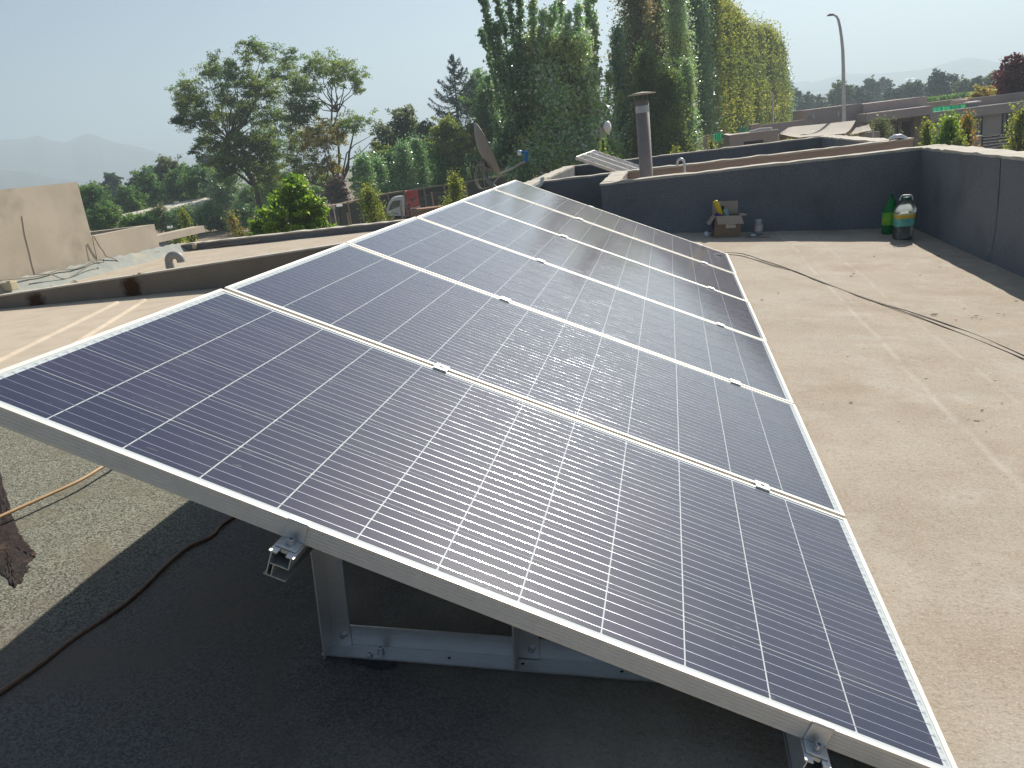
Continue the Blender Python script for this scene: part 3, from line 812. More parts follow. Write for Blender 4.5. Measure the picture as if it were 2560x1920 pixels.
# jar with a paper label on a dark tray of tools
def clear_plastic():
    m_ = bpy.data.materials.new('clear bottle plastic'); m_.use_nodes = True
    n = m_.node_tree; n.nodes.remove(n.nodes['Principled BSDF']); L_ = n.links.new
    tr = n.nodes.new('ShaderNodeBsdfTransparent'); tr.inputs[0].default_value = (0.94, 0.97, 0.97, 1)
    tl = n.nodes.new('ShaderNodeBsdfTranslucent'); tl.inputs[0].default_value = (0.85, 0.9, 0.92, 1)
    gl = n.nodes.new('ShaderNodeBsdfGlossy'); gl.inputs[1].default_value = 0.08
    lw = n.nodes.new('ShaderNodeLayerWeight'); lw.inputs[0].default_value = 0.35
    m1 = n.nodes.new('ShaderNodeMixShader'); m1.inputs[0].default_value = 0.5; L_(tr.outputs[0], m1.inputs[1]); L_(tl.outputs[0], m1.inputs[2])
    m2 = n.nodes.new('ShaderNodeMixShader'); L_(lw.outputs['Fresnel'], m2.inputs[0]); L_(m1.outputs[0], m2.inputs[1]); L_(gl.outputs[0], m2.inputs[2])
    L_(m2.outputs[0], n.nodes['Material Output'].inputs[0]); return m_
CLEAR = clear_plastic()
GLASS = mat('clear plastic', (0.93, 0.96, 0.97), rough=.06, trans=.62, ior=1.12, spec=1.0)
p = Vector(on_roof(1895, 587))
t_ = thing('glue_jar', p, 'small clear jar with a white and red label beside the box', 'jar')
b = MB(); b.lathe([(0, .006), (.038, .006), (.041, .012), (.041, .10), (.028, .118), (.026, .128)], p, SH, 24); b.build('jar_body', GLASS, t_)
b = MB(); b.lathe([(0, .150), (.028, .150), (.030, .146), (.030, .127), (0, .127)], p, SH, 24); b.build('lid', mat('frosted lid', (.5, .54, .58), rough=.4), t_)
LAB = mat('printed label', (.60, .56, .54), (.42, .14, .12), scale=45, lo=.55, hi=.6, rough=.5)
b = MB(); b.lathe([(.0416, .040), (.0416, .094)], p, SH, 24); b.build('paper_label', LAB, t_)
b = MB(); b.lathe([(0, .0065), (.0375, .0065), (.0375, .034), (0, .034)], p, SH, 20); b.build('glue', mat('dark red glue', (.07, .03, .03), rough=.3), t_)
p = Vector(on_roof(1897, 594)) + SH * .003
t_ = thing('hand_saw', p, 'thin dark hand saw lying in front of the jar', 'saw')
x0, x1 = Vector(on_roof(1866, 594)) - Vector(on_roof(1897, 594)), Vector(on_roof(1924, 594)) - Vector(on_roof(1897, 594))
b = MB(); b.prism([p + x0, p + x1, p + x1 + byn * .02, p + x0 + byn * .055], SH * .003); b.build('blade', mat('dark steel', (.09, .09, .1), rough=.4, metal=.6), t_)
b = MB(); b.prism([p + x0 * .55 + byn * .06, p + x0 * .1 + byn * .06, p + x0 * .1 + byn * .085, p + x0 * .55 + byn * .085], SH * .02); bevel(b.build('handle', WHT, t_), .005)
b = MB(); b.prism([p + x1 * .62 - byn * .004, p + x1 * 1.0 - byn * .004, p + x1 * 1.0 + byn * .016, p + x1 * .62 + byn * .016], SH * .012); bevel(b.build('tip_guard', mat('tan plastic', (.33, .26, .2), rough=.5), t_), .004)

# ---- the clear water bottle
p = Vector(on_roof(2256, 597.5)); p = p + SH * .004
wb = thing('water_bottle', p, 'big clear water bottle with a handle and teal and yellow labels', 'bottle')
rr = .082
prof = [(0, .004), (.06, .002), (.076, .006), (rr, .02)]
for k in range(4): prof += [(rr * .962, .033 + k * .021), (rr, .043 + k * .021)]
prof += [(rr, .118), (rr * .985, .120), (rr * .985, .238), (rr * 1.03, .246), (rr * 1.04, .262), (rr * .97, .284), (.062, .315), (.038, .338), (.028, .345), (.028, .352)]
b = MB(); b.lathe(prof, p, SH, 36, 0, 5); b.build('bottle_body', CLEAR, wb)
WATER = mat('water', (0.86, 0.92, 0.93), rough=.03, trans=1.0, ior=1.15)
b = MB(); b.lathe([(0, .006), (.072, .007)] + [(r_ - .004, z_) for r_, z_ in prof[3:12]] + [(rr - .006, .225), (0, .225)], p, SH, 36, 0, 5); b.build('water', WATER, wb)
TEALL = mat('teal label', (0.10, 0.42, 0.36), (0.20, 0.55, 0.46), scale=30, rough=.35)
YELL = mat('yellow label', (0.72, 0.42, 0.03), (0.78, 0.60, 0.10), scale=20, rough=.35)
for z0_, z1_, mm, nm in ((.121, .191, TEALL, 'teal_label'), (.1915, .218, YELL, 'yellow_label'), (.2185, .236, mat('pale yellow label', (.66, .66, .30), rough=.35), 'upper_label')):
    b = MB(); b.lathe([(rr * .99 + .0012, z0_), (rr * .99 + .0012, z1_)], p, SH, 36, 0, 5); b.build(nm, mm, wb)
b = MB()
t0 = SH.cross(byn).normalized()
b.obox(p + SH * .132 - byn * (rr * .955) + bxn * -.022, bxn * .050, -byn * .0015, SH * .030); b.build('white_badge', mat('pale badge', (.55, .85, .74), rough=.4), wb)
b = MB(); b.lathe([(0, .374), (.029, .374), (.031, .371), (.031, .349), (.027, .345), (0, .345)], p, SH, 22); b.build('cap', mat('green cap', (.02, .13, .07), rough=.35), wb)
b = MB(); hp = []
for k in range(13):
    g = math.pi * k / 12
    hp.append(p + bxn * (-.058 * math.cos(g)) * (1 if abs(math.cos(g)) < .8 else .98) + SH * (.345 + .045 * min(1, 1.35 * math.sin(g))))
b.tube(hp, .006, 8); b.build('carry_handle', WHT, wb)
# ---- the green bottle
p = Vector(on_roof(2220, 585)); p = p + SH * .004
gb = thing('green_bottle', p, 'green plastic soda bottle with a bright label behind the clear one', 'bottle')
GGL = mat('green plastic', (0.015, 0.30, 0.07), rough=.10, trans=.45, ior=1.3, spec=.6)
gr = .066
b = MB(); b.lathe([(0, .012), (.045, .0), (.058, .006), (gr * .96, .035), (gr * .9, .06), (gr, .085), (gr, .19), (gr * .99, .225), (.05, .275), (.03, .315), (.016, .338), (.014, .352)], p, SH, 28); b.build('bottle_body', GGL, gb)
b = MB(); b.lathe([(0, .376), (.015, .376), (.017, .372), (.017, .352), (0, .352)], p, SH, 18); b.build('cap', mat('dark green cap', (.01, .09, .07), rough=.35), gb)
GLAB = mat('green label', (0.03, 0.42, 0.03), (0.34, 0.52, 0.04), scale=14, rough=.3, c3=(.35, .45, .50), s3=22, lo3=.62, hi3=.68)
b = MB(); b.lathe([(gr + .001, .088), (gr + .001, .205)], p, SH, 28); b.build('printed_label', GLAB, gb)

# ---- cables and debris
def cable(pts, r, m_, label, name='cable', sub=6, lift=0.0):
    P_ = [Vector(q) for q in pts]; out = []
    for i in range(len(P_) - 1):
        a0, a1, a2, a3 = P_[max(i - 1, 0)], P_[i], P_[i + 1], P_[min(i + 2, len(P_) - 1)]
        for k in range(sub):
            t = k / sub
            out.append(.5 * ((2 * a1) + (-a0 + a2) * t + (2 * a0 - 5 * a1 + 4 * a2 - a3) * t * t + (-a0 + 3 * a1 - 3 * a2 + a3) * t ** 3))
    out.append(P_[-1])
    b_ = MB(); b_.tube(out, r, 8)
    return tag(b_.build(name, m_, origin=P_[0]), label, 'cable')
TAN = mat('tan cable', (0.50, 0.32, 0.17), (0.42, 0.27, 0.14), scale=60, rough=.5)
BRN = mat('brown cable', (0.20, 0.12, 0.075), (0.14, 0.085, 0.055), scale=40, rough=.55)
GRYC = mat('dark grey cable', (0.16, 0.135, 0.10), (0.22, 0.19, 0.145), scale=30, rough=.6)
q_ = [on_roof(x, y, .035) for x, y in ((-60, 1322), (0, 1292), (100, 1247), (200, 1201), (275, 1157))]
q_ += [np.array(q_[-1]) + np.array([.0, .25, -.02]), np.array(q_[-1]) + np.array([.05, .6, -.03])]
cable(q_, .0062, TAN, 'tan cable lifting off the sunlit felt at the left edge')
q_ = [on_roof(x, y, .005) for x, y in ((-50, 1768), (0, 1732), (100, 1662), (180, 1600), (240, 1560), (305, 1515), (360, 1468), (410, 1418), (470, 1368), (530, 1340), (590, 1290))]
q_ += [(.1, 1.3, roofz(.1, 1.3) + .005), (.3, 2.2, roofz(.3, 2.2) + .005)]
cable(q_, .0055, BRN, 'brown cable lying across the shaded felt at the lower left')
q_ = [(1.3, 6.3, roofz(1.3, 6.2) + .004)] + [on_roof(x, y, .004) for x, y in ((1830, 632), (1870, 638), (1905, 650), (1950, 664), (1995, 681), (2060, 706), (2120, 729), (2200, 757), (2300, 787), (2420, 829), (2500, 862), (2580, 897))]
cable(q_, .0035, GRYC, 'upper of two thin cables crossing the sunlit roof')
q_ = [(1.3, 6.2, roofz(1.3, 6.2) + .004)] + [on_roof(x, y, .004) for x, y in ((1830, 637), (1880, 647), (1935, 664), (1990, 678), (2050, 704), (2160, 745), (2240, 772), (2330, 805), (2440, 848), (2510, 876), (2580, 905))]
cable(q_, .0035, GRYC, 'lower of two thin cables crossing the sunlit roof')
DEB = mat('dark dry leaf', (0.06, 0.045, 0.03), (0.11, 0.08, 0.05), scale=60, rough=.8)
q = random.Random(11)
first = None
spots = [(2335, 786, 1.6), (2440, 790, 1), (2390, 800, .7), (2430, 794, .7), (2452, 798, .6), (2128, 690, .8), (2134, 684, .7), (2345, 640, .9), (2185, 641, .6), (2540, 753, 1.0), (2495, 784, .6), (2510, 787, .6),
         (2119, 891, .6), (2160, 872, .5), (2127, 1006, 1.0), (2440, 1053, 1.4), (2420, 1050, .8), (2455, 1025, .9), (2505, 1008, .7), (2315, 947, .7), (2465, 1080, .6), (2410, 772, .5), (1905, 750, .8), (2350, 668, .5), (2300, 688, .5), (1945, 733, .6),
         (2487, 952, .6), (2058, 1010, .4), (2246, 1054, .5), (2080, 1100, .45), (2445, 1160, .5)]
for (x, y, s) in spots:
    c = Vector(on_roof(x, y, .004))
    k = .0105 * s * (c - Vector(CAM)).length / 4
    if first is None:
        b = MB()
        b.add([(-1, -.12, 0), (-.3, -.42, .22), (.5, -.3, .12), (1, .1, .3), (.4, .36, .08), (-.4, .3, .25),
               (-1, -.12, -.06), (-.3, -.42, .12), (.5, -.3, .02), (1, .1, .2), (.4, .36, -.02), (-.4, .3, .15)],
              [(0, 1, 2, 3, 4, 5), (11, 10, 9, 8, 7, 6)] + [(i, 6 + i, 6 + (i + 1) % 6, (i + 1) % 6) for i in range(6)])
        o = b.build('dry_leaf', DEB, origin=(0, 0, 0)); first = o
    else:
        o = first.copy(); COL.objects.link(o)
    o.location = c; o.scale = (k, k, k * .8); o.rotation_euler = (0, math.atan(SLOPE), q.uniform(-.5, .5))
    tag(o, 'small dark flake of dry leaf lying on the sunlit roof', 'leaf', 'dry flakes on the sunlit roof')
# torn strip of felt at the left edge: bare dark bitumen with a ragged edge
TORN = mat('torn bitumen', (0.013, 0.009, 0.008), (0.035, 0.02, 0.015), scale=40, detail=8, rough=.85, bump=.8, bscale=55, c3=(0.10, 0.06, 0.04), s3=8, lo3=.57, hi3=.68)
edge = [(-20, 1120), (6, 1195), (18, 1240), (30, 1285), (40, 1310), (52, 1335), (62, 1352), (80, 1372), (94, 1388), (96, 1402), (88, 1416), (78, 1432), (84, 1445), (70, 1462), (58, 1480), (40, 1492), (28, 1486), (22, 1470), (8, 1462), (-4, 1440), (-20, 1420), (-90, 1400), (-160, 1330), (-160, 1120)]
q = random.Random(4); ring = []
for (x0_, y0_), (x1_, y1_) in zip(edge, edge[1:] + edge[:1]):
    for k in range(5):
        f = k / 5; ring.append(Vector(on_roof(x0_ + (x1_ - x0_) * f + q.uniform(-3, 3), y0_ + (y1_ - y0_) * f + q.uniform(-2.5, 2.5))))
cen = sum(ring, Vector()) / len(ring); n_r = len(ring); RG = 14; vs = []
for k in range(RG + 1):
    f = 1 - k / RG
    for i, p in enumerate(ring):
        w_ = cen + (p - cen) * f
        hgt = -.004 if k == 0 else .0045 + .004 * mnoise.noise((w_.x * 30, w_.y * 30, 0)) + .005 * max(0, mnoise.noise((w_.x * 11, w_.y * 11, 4)))
        vs.append(w_ + SH * (hgt + .028 * math.exp(-((w_.x + 0.42) / 0.13) ** 2 - ((w_.y - 0.55 - 0.5 * (w_.x + 0.42)) / 0.35) ** 2)))
b = MB(); b.add(vs, [(k * n_r + i, k * n_r + (i + 1) % n_r, (k + 1) * n_r + (i + 1) % n_r, (k + 1) * n_r + i) for k in range(RG) for i in range(n_r)], 0, True)
tag(b.build('torn_felt', TORN, origin=cen), 'torn dark brown strip of bare bitumen at the left edge of the roof', 'felt strip')

# ------------------------------------------------------------------ chimney, vents, dish, pipes
CHM = mat('chimney paint', (0.27, 0.235, 0.215), (0.31, 0.27, 0.25), scale=6, rough=.7)
YC = 8.25
c0, c1 = Vector(at_y(1616, 443, YC)), Vector(at_y(1604.5, 252, YC))
ch = thing('chimney_pipe', (c0.x, YC, -1.05), 'brown chimney pipe with a flat round rain cap', 'chimney')
cc = Vector((c0.x, YC, 0)); ax = (c1 - c0).normalized()
base = c0 - ax * ((c0.z + 1.05) / ax.z)
Lc = (c1 - base).length
b = MB(); b.lathe([(.073, 0), (.073, Lc), (.069, Lc), (.069, Lc - .2)], base, ax, 28); b.build('pipe', CHM, ch)
b = MB(); b.lathe([(.0742, Lc - .125), (.0745, Lc - .06), (.0742, Lc - .052)], base, ax, 28); b.build('bare_band', mat('bare zinc band', (.52, .54, .56), (.44, .45, .46), scale=14, rough=.45, metal=.5), ch)
b = MB(); b.lathe([(0, Lc + .092), (.06, Lc + .086), (.152, Lc + .070), (.153, Lc + .064), (.06, Lc + .06), (0, Lc + .06)], base, ax, 36)
b.build('rain_cap', mat('dusty cap', (.52, .47, .39), (.42, .37, .30), scale=14, rough=.8), ch)
b = MB()
for g in (.6, 2.7, 4.8):
    s_ = ax.orthogonal().normalized(); k_ = ax.cross(s_)
    dr = s_ * math.cos(g) + k_ * math.sin(g)
    b.tube([base + ax * (Lc - .02) + dr * .071, base + ax * (Lc + .075) + dr * .095], .004, 6)
b.build('cap_strut', CHM, ch)
gx = at_y(1712, 432, 8.1)[0]; zt = at_y(1700, 396, 8.1)[2]
b = MB(); pts = [(gx + .006, 8.1, -1.0), (gx, 8.1, zt - .055)]
for k in range(1, 9):
    g = math.pi * k / 8; pts.append((gx - .037 + .037 * math.cos(g), 8.1, zt - .052 + .045 * math.sin(g)))
pts.append((gx - .076, 8.1, zt - .075))
b.tube(pts, .0135, 12); tag(b.build('gooseneck_pipe', GALV, origin=pts[0]), 'thin galvanised gooseneck pipe behind the far parapet', 'pipe')
# grey PVC elbow vent on the left roof
PVC = mat('grey plastic pipe', (0.30, 0.30, 0.29), (0.36, 0.355, 0.34), scale=12, rough=.5)
pb = Vector(at_z(428, 677, -.80)); k = 12.5 / F
cx = bxn; ex = Vector((.98, .2, 0)).normalized(); ex = Vector((Rw[0][0], Rw[0][1], 0)).normalized()
b = MB(); R_ = .083; pts = [pb, pb + Vector((0, 0, .125))]
for i in range(1, 11):
    g = math.pi * i / 10; pts.append(pb + Vector((0, 0, .13)) + ex * (R_ - R_ * math.cos(g)) + Vector((0, 0, R_ * .95 * math.sin(g))))
pts.append(pts[-1] + Vector((0, 0, -.03)))
b.tube(pts, .055, 16)
b.tube([pb + Vector((0, 0, .04)), pb + Vector((0, 0, .1))], .060, 16)
tag(b.build('vent_elbow', PVC, origin=pb), 'grey plastic elbow vent pipe on the sandy roof at left', 'pipe')
# white PVC pipe at the corner of the left parapet
b = MB(); pts = [at_y(x, y, 9.0) for x, y in ((1318, 480), (1336, 470), (1349, 463.5))] + [at_y(1352.5, 460, 9.0), at_y(1355, 452, 9.0), at_y(1354, 448, 9.0), at_y(1358, 446, 9.02)]
b.tube(pts, .022, 10); tag(b.build('white_pipe', mat('white pipe', (.68, .72, .70), rough=.4), origin=pts[0]), 'white plastic pipe with an elbow over the parapet corner', 'pipe')
# satellite dish
YDI = 8.0
dz = lambda x, y: Vector(at_y(x, y, YDI))
foot = dz(1240, 481)
sd = thing('satellite_dish', (foot.x, YDI, TOP), 'grey satellite dish on a bent pole with a blue receiver', 'satellite dish')
DGR = mat('grey dish paint', (0.24, 0.225, 0.215), (0.27, 0.255, 0.245), scale=8, rough=.55)
top_, bot_ = dz(1187, 309), dz(1249, 436)
axd = (top_ - bot_).normalized(); mid = (top_ + bot_) / 2; ra = (top_ - bot_).length / 2
vdir = (mid - Vector(CAM)).normalized()
side = axd.cross(vdir).normalized()
if side.dot(Vector((1, 0, 0))) < 0: side = -side
nrm = (side * math.cos(R(8)) + vdir * math.sin(R(8))).normalized()
nrm = (nrm - axd * nrm.dot(axd)).normalized(); wdt = axd.cross(nrm).normalized()
b = MB(); NR, NA = 10, 40; dp = .085
for sgn, thk in ((1, 0), (-1, .006)):
    vs = []
    for i in range(NR + 1):
        r_ = i / NR
        for k in range(NA):
            g = 2 * math.pi * k / NA
            vs.append(mid + axd * (ra * r_ * math.cos(g)) + wdt * (ra * .92 * r_ * math.sin(g)) - nrm * (dp * (1 - r_ * r_) + thk))
    b.add(vs, [(i * NA + k, i * NA + (k + 1) % NA, (i + 1) * NA + (k + 1) % NA, (i + 1) * NA + k) for i in range(NR) for k in range(NA)], 0, True)
rim = [mid + axd * (ra * math.cos(2 * math.pi * k / NA)) + wdt * (ra * .92 * math.sin(2 * math.pi * k / NA)) - nrm * .002 for k in range(NA + 1)]
b.tube(rim, .006, 6)
b.build('reflector', DGR, sd)
b = MB(); pts = [Vector((foot.x + .06, YDI, TOP - .03)), Vector((foot.x + .01, YDI, TOP + .055)), dz(1222, 455), dz(1213, 440), dz(1211, 425), dz(1210, 408)]
b.tube(pts, .022, 12); b.build('pole', mat('grey pole', (.22, .23, .24), rough=.5, metal=.4), sd)
bk = dz(1209, 412)
b = MB()
att = mid - nrm * (dp + .01) - axd * ra * .28
b.hexa([bk + Vector(v) for v in ((-.03, -.035, -.07), (.03, -.035, -.07), (.03, .035, -.07), (-.03, .035, -.07), (-.03, -.035, .05), (.03, -.035, .05), (.03, .035, .05), (-.03, .035, .05))])
b.tube([bk + Vector((.0, 0, .0)), att], .028, 8); b.tube([bk + Vector((.02, 0, -.03)), bot_ - nrm * .02 + axd * .06], .022, 8)
b.tube([bk + Vector((-.02, 0, .02)), bk + Vector((-.075, 0, .035))], .008, 6)
bevel(b.build('bracket', DGR, sd), .004)
b = MB()
for px, py in ((1205, 410), (1216, 419), (1211, 409), (1205, 423)):
    b.lathe([(0, 0), (.009, 0), (.009, .012), (0, .014)], dz(px, py) - Vector((0, .04, 0)), (0, -1, 0), 8)
b.build('bolts', STEEL, sd)
lnb = dz(1316, 402)
b = MB(); b.tube([bot_ + axd * .01, bot_ + (lnb - bot_) * .5 + Vector((0, 0, -.006)), bot_ + (lnb - bot_) * .72, lnb], .011, 8); b.tube([bot_ + nrm * .03, dz(1229, 463)], .008, 8)
b.build('feed_arm', mat('arm grey', (.36, .35, .34), rough=.45, metal=.3), sd)
BLUE = mat('blue plastic', (0.02, 0.16, 0.42), rough=.4)
l0, l1 = dz(1315, 404), dz(1317, 378)
b = MB(); b.tube([l0, (l0 + l1) / 2, l1], [.02, .021, .019], 12); b.tube([dz(1317, 381), dz(1303, 381)], .016, 12)
lo2 = b.build('receiver', BLUE, sd)
b = MB(); fd = (dz(1296, 382) - dz(1303, 382)).normalized()
b.lathe([(0, -.005), (.024, -.004), (.030, .008), (.030, .03), (.024, .04), (0, .042)], dz(1303, 382), fd, 18); b.build('receiver_cap', WHT, lo2)
cabm = mat('pale coax', (.42, .38, .32), rough=.5)
b = MB()
for dx, dy in ((0, 0), (4, -1)):
    b.tube([dz(1203 + dx * .5, 409), dz(1190 + dx, 415), dz(1187 + dx, 440), dz(1190 + dx, 458 + dy), dz(1197 + dx, 470 + dy), dz(1208, 473 + dy), dz(1219, 469), dz(1226, 466)], .0045, 6)
b.build('coax_cable', cabm, sd)

# cables and boxes on the left building
XC = XB + .045
def lcab(pts, label, r=.007, m_=None, X=None):
    cable([at_x(x, y, X or XC) for x, y in pts], r, m_ or GRYC, label)
lcab([(-30, 700), (20, 699), (87, 692), (121, 684), (148, 675), (190, 672), (238, 652), (255, 650)], 'dark cable draped along the foot of the beige walls')
lcab([(92, 686), (125, 686), (160, 697), (185, 688), (216, 668), (240, 656), (257, 656), (259, 648)], 'dark cable sagging below the first one on the felt upstand', X=XB + .10)
lcab([(231, 590), (235, 615), (240, 635), (242, 648)], 'thin cable hanging straight down the wall corner', .005)
lcab([(234, 590), (248, 615), (258, 628), (266, 641), (285, 647), (298, 655), (308, 657), (330, 653), (352, 654), (372, 641), (390, 630), (405, 629), (430, 634)], 'dark cable running from the wall corner to the elbow vent')
lcab([(55, 540), (62, 585), (72, 625), (80, 660), (88, 690), (87, 718)], 'thin conduit in the chased line of the tall wall', .004, mat('dusty conduit', (.36, .31, .25), rough=.8), X=XB + .005)
cable([at_z(x, y, -.79) for x, y in ((95, 692), (110, 706), (128, 716))] , .01, GRYC, 'short cable end on the floor under the conduit')
cable([at_y(x, y, YD - .03) for x, y in ((495, 622), (505, 627), (520, 620), (560, 613), (600, 609), (640, 602), (648, 599), (649, 590))], .008, mat('pale cable', (.36, .31, .25), rough=.6), 'pale cable clipped along the dark parapet at left')
cable([at_z(x, y, -.785) for x, y in ((30, 733), (90, 722), (165, 716), (185, 702), (215, 712), (300, 696), (380, 690), (480, 678), (560, 661), (590, 648), (620, 655))], .008, GRYC, 'thin cable wandering over the sandy roof behind the rusty parapet')
BEI = mat('beige plastic box', (.55, .49, .33), (.5, .44, .3), scale=9, rough=.6)
def jbox(c, sx, sy, sz, label, lean=0):
    c = Vector(c)
    t_ = thing('junction_box', c, label, 'junction box')
    b = MB(); b.box((c.x - sx, c.y - sy, c.z - sz), (c.x + sx, c.y + sy, c.z + sz)); bevel(b.build('housing', BEI, t_), .008)
    b = MB(); b.box((c.x + sx * .2, c.y - sy * .8, c.z + sz + .0005), (c.x + sx * .9, c.y + sy * .8, c.z + sz + .014)); b.build('lid', BEI, t_)
    return t_
jbox(at_y(24, 715, 7.85), .075, .06, .055, 'beige junction box at the foot of the tall wall')
jbox(at_y(348, 687, 7.62), .06, .05, .016, 'flat beige junction box on the rusty parapet')
jbox(at_y(487, 616, YD - .05), .035, .03, .04, 'beige junction box mounted on the dark parapet at left')
# ------------------------------------------------------------------ trees
BARK = mat('grey brown bark', (0.10, 0.08, 0.06), (0.15, 0.125, 0.10), scale=12, rough=.95, stretch=(1, 1, .2))
def leaf_mesh(name, m_, parent, C, S, seed, up=0.25, aspect=0.55, axis=None):
    rg = np.random.default_rng(seed); n = len(C)
    og = np.array(parent_origin(parent)); C = C - og
    nr = rg.normal(size=(n, 3)); nr[:, 2] += up * 2; nr /= np.linalg.norm(nr, axis=1)[:, None]
    t = rg.normal(size=(n, 3))
    if axis is not None: t = t * 0.5 + np.array(axis) * 1.2
    t -= nr * (t * nr).sum(1)[:, None]; t /= np.linalg.norm(t, axis=1)[:, None]
    bb = np.cross(nr, t)
    S = S[:, None]
    bend = nr * S * rg.uniform(-.25, .25, (n, 1))
    V = np.empty((n, 4, 3)); V[:, 0] = C - t * S; V[:, 1] = C - bb * S * aspect + bend; V[:, 2] = C + t * S; V[:, 3] = C + bb * S * aspect + bend
    me = bpy.data.meshes.new(name)
    me.vertices.add(n * 4); me.loops.add(n * 4); me.polygons.add(n)
    me.vertices.foreach_set('co', V.ravel()); me.loops.foreach_set('vertex_index', np.arange(n * 4, dtype=np.int32))
    me.polygons.foreach_set('loop_start', np.arange(0, n * 4, 4, dtype=np.int32)); me.polygons.foreach_set('loop_total', np.full(n, 4, dtype=np.int32))
    me.materials.append(m_); me.update(); me.validate()
    o = bpy.data.objects.new(name, me); COL.objects.link(o); o.parent = parent
    return o
LM = {
 'silver': leafmat('silver poplar leaves', [(0, (0.216, 0.427, 0.144)), (.35, (0.358, 0.627, 0.215)), (.62, (0.477, 0.713, 0.239)), (.72, (0.717, 0.740, 0.476)), (.80, (0.740, 0.740, 0.740)), (1, (0.740, 0.740, 0.740))], 0.66, (0.406, 0.485, 0.144), .35, .45),
 'dark': leafmat('dark poplar leaves', [(0, (0.137, 0.262, 0.110)), (.6, (0.272, 0.450, 0.166)), (.92, (0.452, 0.612, 0.256)), (.97, (0.720, 0.720, 0.720))], 0.66, (0.160, 0.282, 0.129), .4, .45),
 'yellow': leafmat('yellow green poplar leaves', [(0, (0.244, 0.294, 0.038)), (.5, (0.345, 0.382, 0.046)), (.85, (0.460, 0.445, 0.063)), (1, (0.547, 0.483, 0.094))], 0.66, (0.159, 0.216, 0.046), .28),
 'brown': leafmat('drying poplar leaves', [(0, (0.185, 0.204, 0.088)), (.4, (0.286, 0.244, 0.105)), (.7, (0.407, 0.267, 0.139)), (1, (0.490, 0.407, 0.191))], 0.66, (0.244, 0.305, 0.097), .3),
 'acacia': leafmat('acacia leaves', [(0, (0.120, 0.218, 0.043)), (.5, (0.215, 0.322, 0.059)), (.8, (0.310, 0.367, 0.069)), (1, (0.359, 0.292, 0.059))], 0.66, (0.096, 0.192, 0.055), .35),
 'rust': leafmat('rusting acacia leaves', [(0, (0.215, 0.246, 0.054)), (.5, (0.368, 0.354, 0.074)), (.8, (0.461, 0.307, 0.074)), (1, (0.522, 0.262, 0.074))], 0.66, (0.215, 0.293, 0.068), .35),
 'conifer': leafmat('conifer needles', [(0, (0.028, 0.070, 0.060)), (.6, (0.059, 0.116, 0.098)), (1, (0.116, 0.174, 0.139))], .08),
 'bright': leafmat('bright shrub leaves', [(0, (0.176, 0.312, 0.022)), (.5, (0.276, 0.457, 0.034)), (.85, (0.427, 0.602, 0.055)), (1, (0.603, 0.607, 0.127))], 0.57, (0.125, 0.239, 0.027), 1.2, .4),
 'green': leafmat('green foliage', [(0, (0.105, 0.232, 0.042)), (.6, (0.186, 0.336, 0.065)), (1, (0.302, 0.442, 0.105))], 0.53, (0.070, 0.163, 0.051), .5),
 'olive': leafmat('olive foliage', [(0, (0.129, 0.174, 0.065)), (.6, (0.222, 0.256, 0.093)), (1, (0.349, 0.360, 0.163))], 0.47, (0.116, 0.186, 0.082), .5),
 'lime': leafmat('lime foliage', [(0, (0.232, 0.302, 0.042)), (.6, (0.372, 0.419, 0.059)), (1, (0.535, 0.512, 0.093))], 0.57, (0.198, 0.279, 0.046), .8),
 'hedge': leafmat('grey green foliage', [(0, (0.171, 0.365, 0.120)), (.5, (0.316, 0.533, 0.182)), (.85, (0.511, 0.720, 0.282)), (.93, (0.740, 0.720, 0.641)), (1, (0.740, 0.720, 0.648))], 0.66, (0.171, 0.334, 0.113), .6),
 'far': leafmat('far dark foliage', [(0, (0.046, 0.093, 0.046)), (.6, (0.093, 0.152, 0.070)), (1, (0.139, 0.186, 0.082))], 0.35, (0.059, 0.105, 0.051), .3),
 'purple': leafmat('purple plum leaves', [(0, (0.116, 0.028, 0.042)), (.6, (0.186, 0.046, 0.060)), (1, (0.279, 0.070, 0.082))], .3),
 'orange': leafmat('orange tipped leaves', [(0, (0.232, 0.302, 0.042)), (.5, (0.395, 0.395, 0.059)), (.75, (0.651, 0.302, 0.046)), (1, (0.720, 0.232, 0.070))], .4),
 'pink': leafmat('dry vine', [(0, (0.163, 0.093, 0.074)), (.7, (0.279, 0.174, 0.139)), (1, (0.395, 0.279, 0.232))], .2),
}
def tree_thing(name, px, D, label, cat, group=None):
    return thing(name, ground(px, D), label, cat, group)
def wobble(p0, p1, rg, n=5, amp=.06):
    p0, p1 = np.array(p0, float), np.array(p1, float); L_ = np.linalg.norm(p1 - p0)
    out = [p0]
    for i in range(1, n): out.append(p0 + (p1 - p0) * i / n + rg.normal(size=3) * amp * L_ / n)
    return out + [p1]
def trunk_mesh(t_, lines, m_=BARK, name='trunk'):
    b = MB()
    for pts, r0, r1 in lines:
        n = len(pts); b.tube(pts, [r0 + (r1 - r0) * i / (n - 1) for i in range(n)], 7)
    return b.build(name, m_, t_)
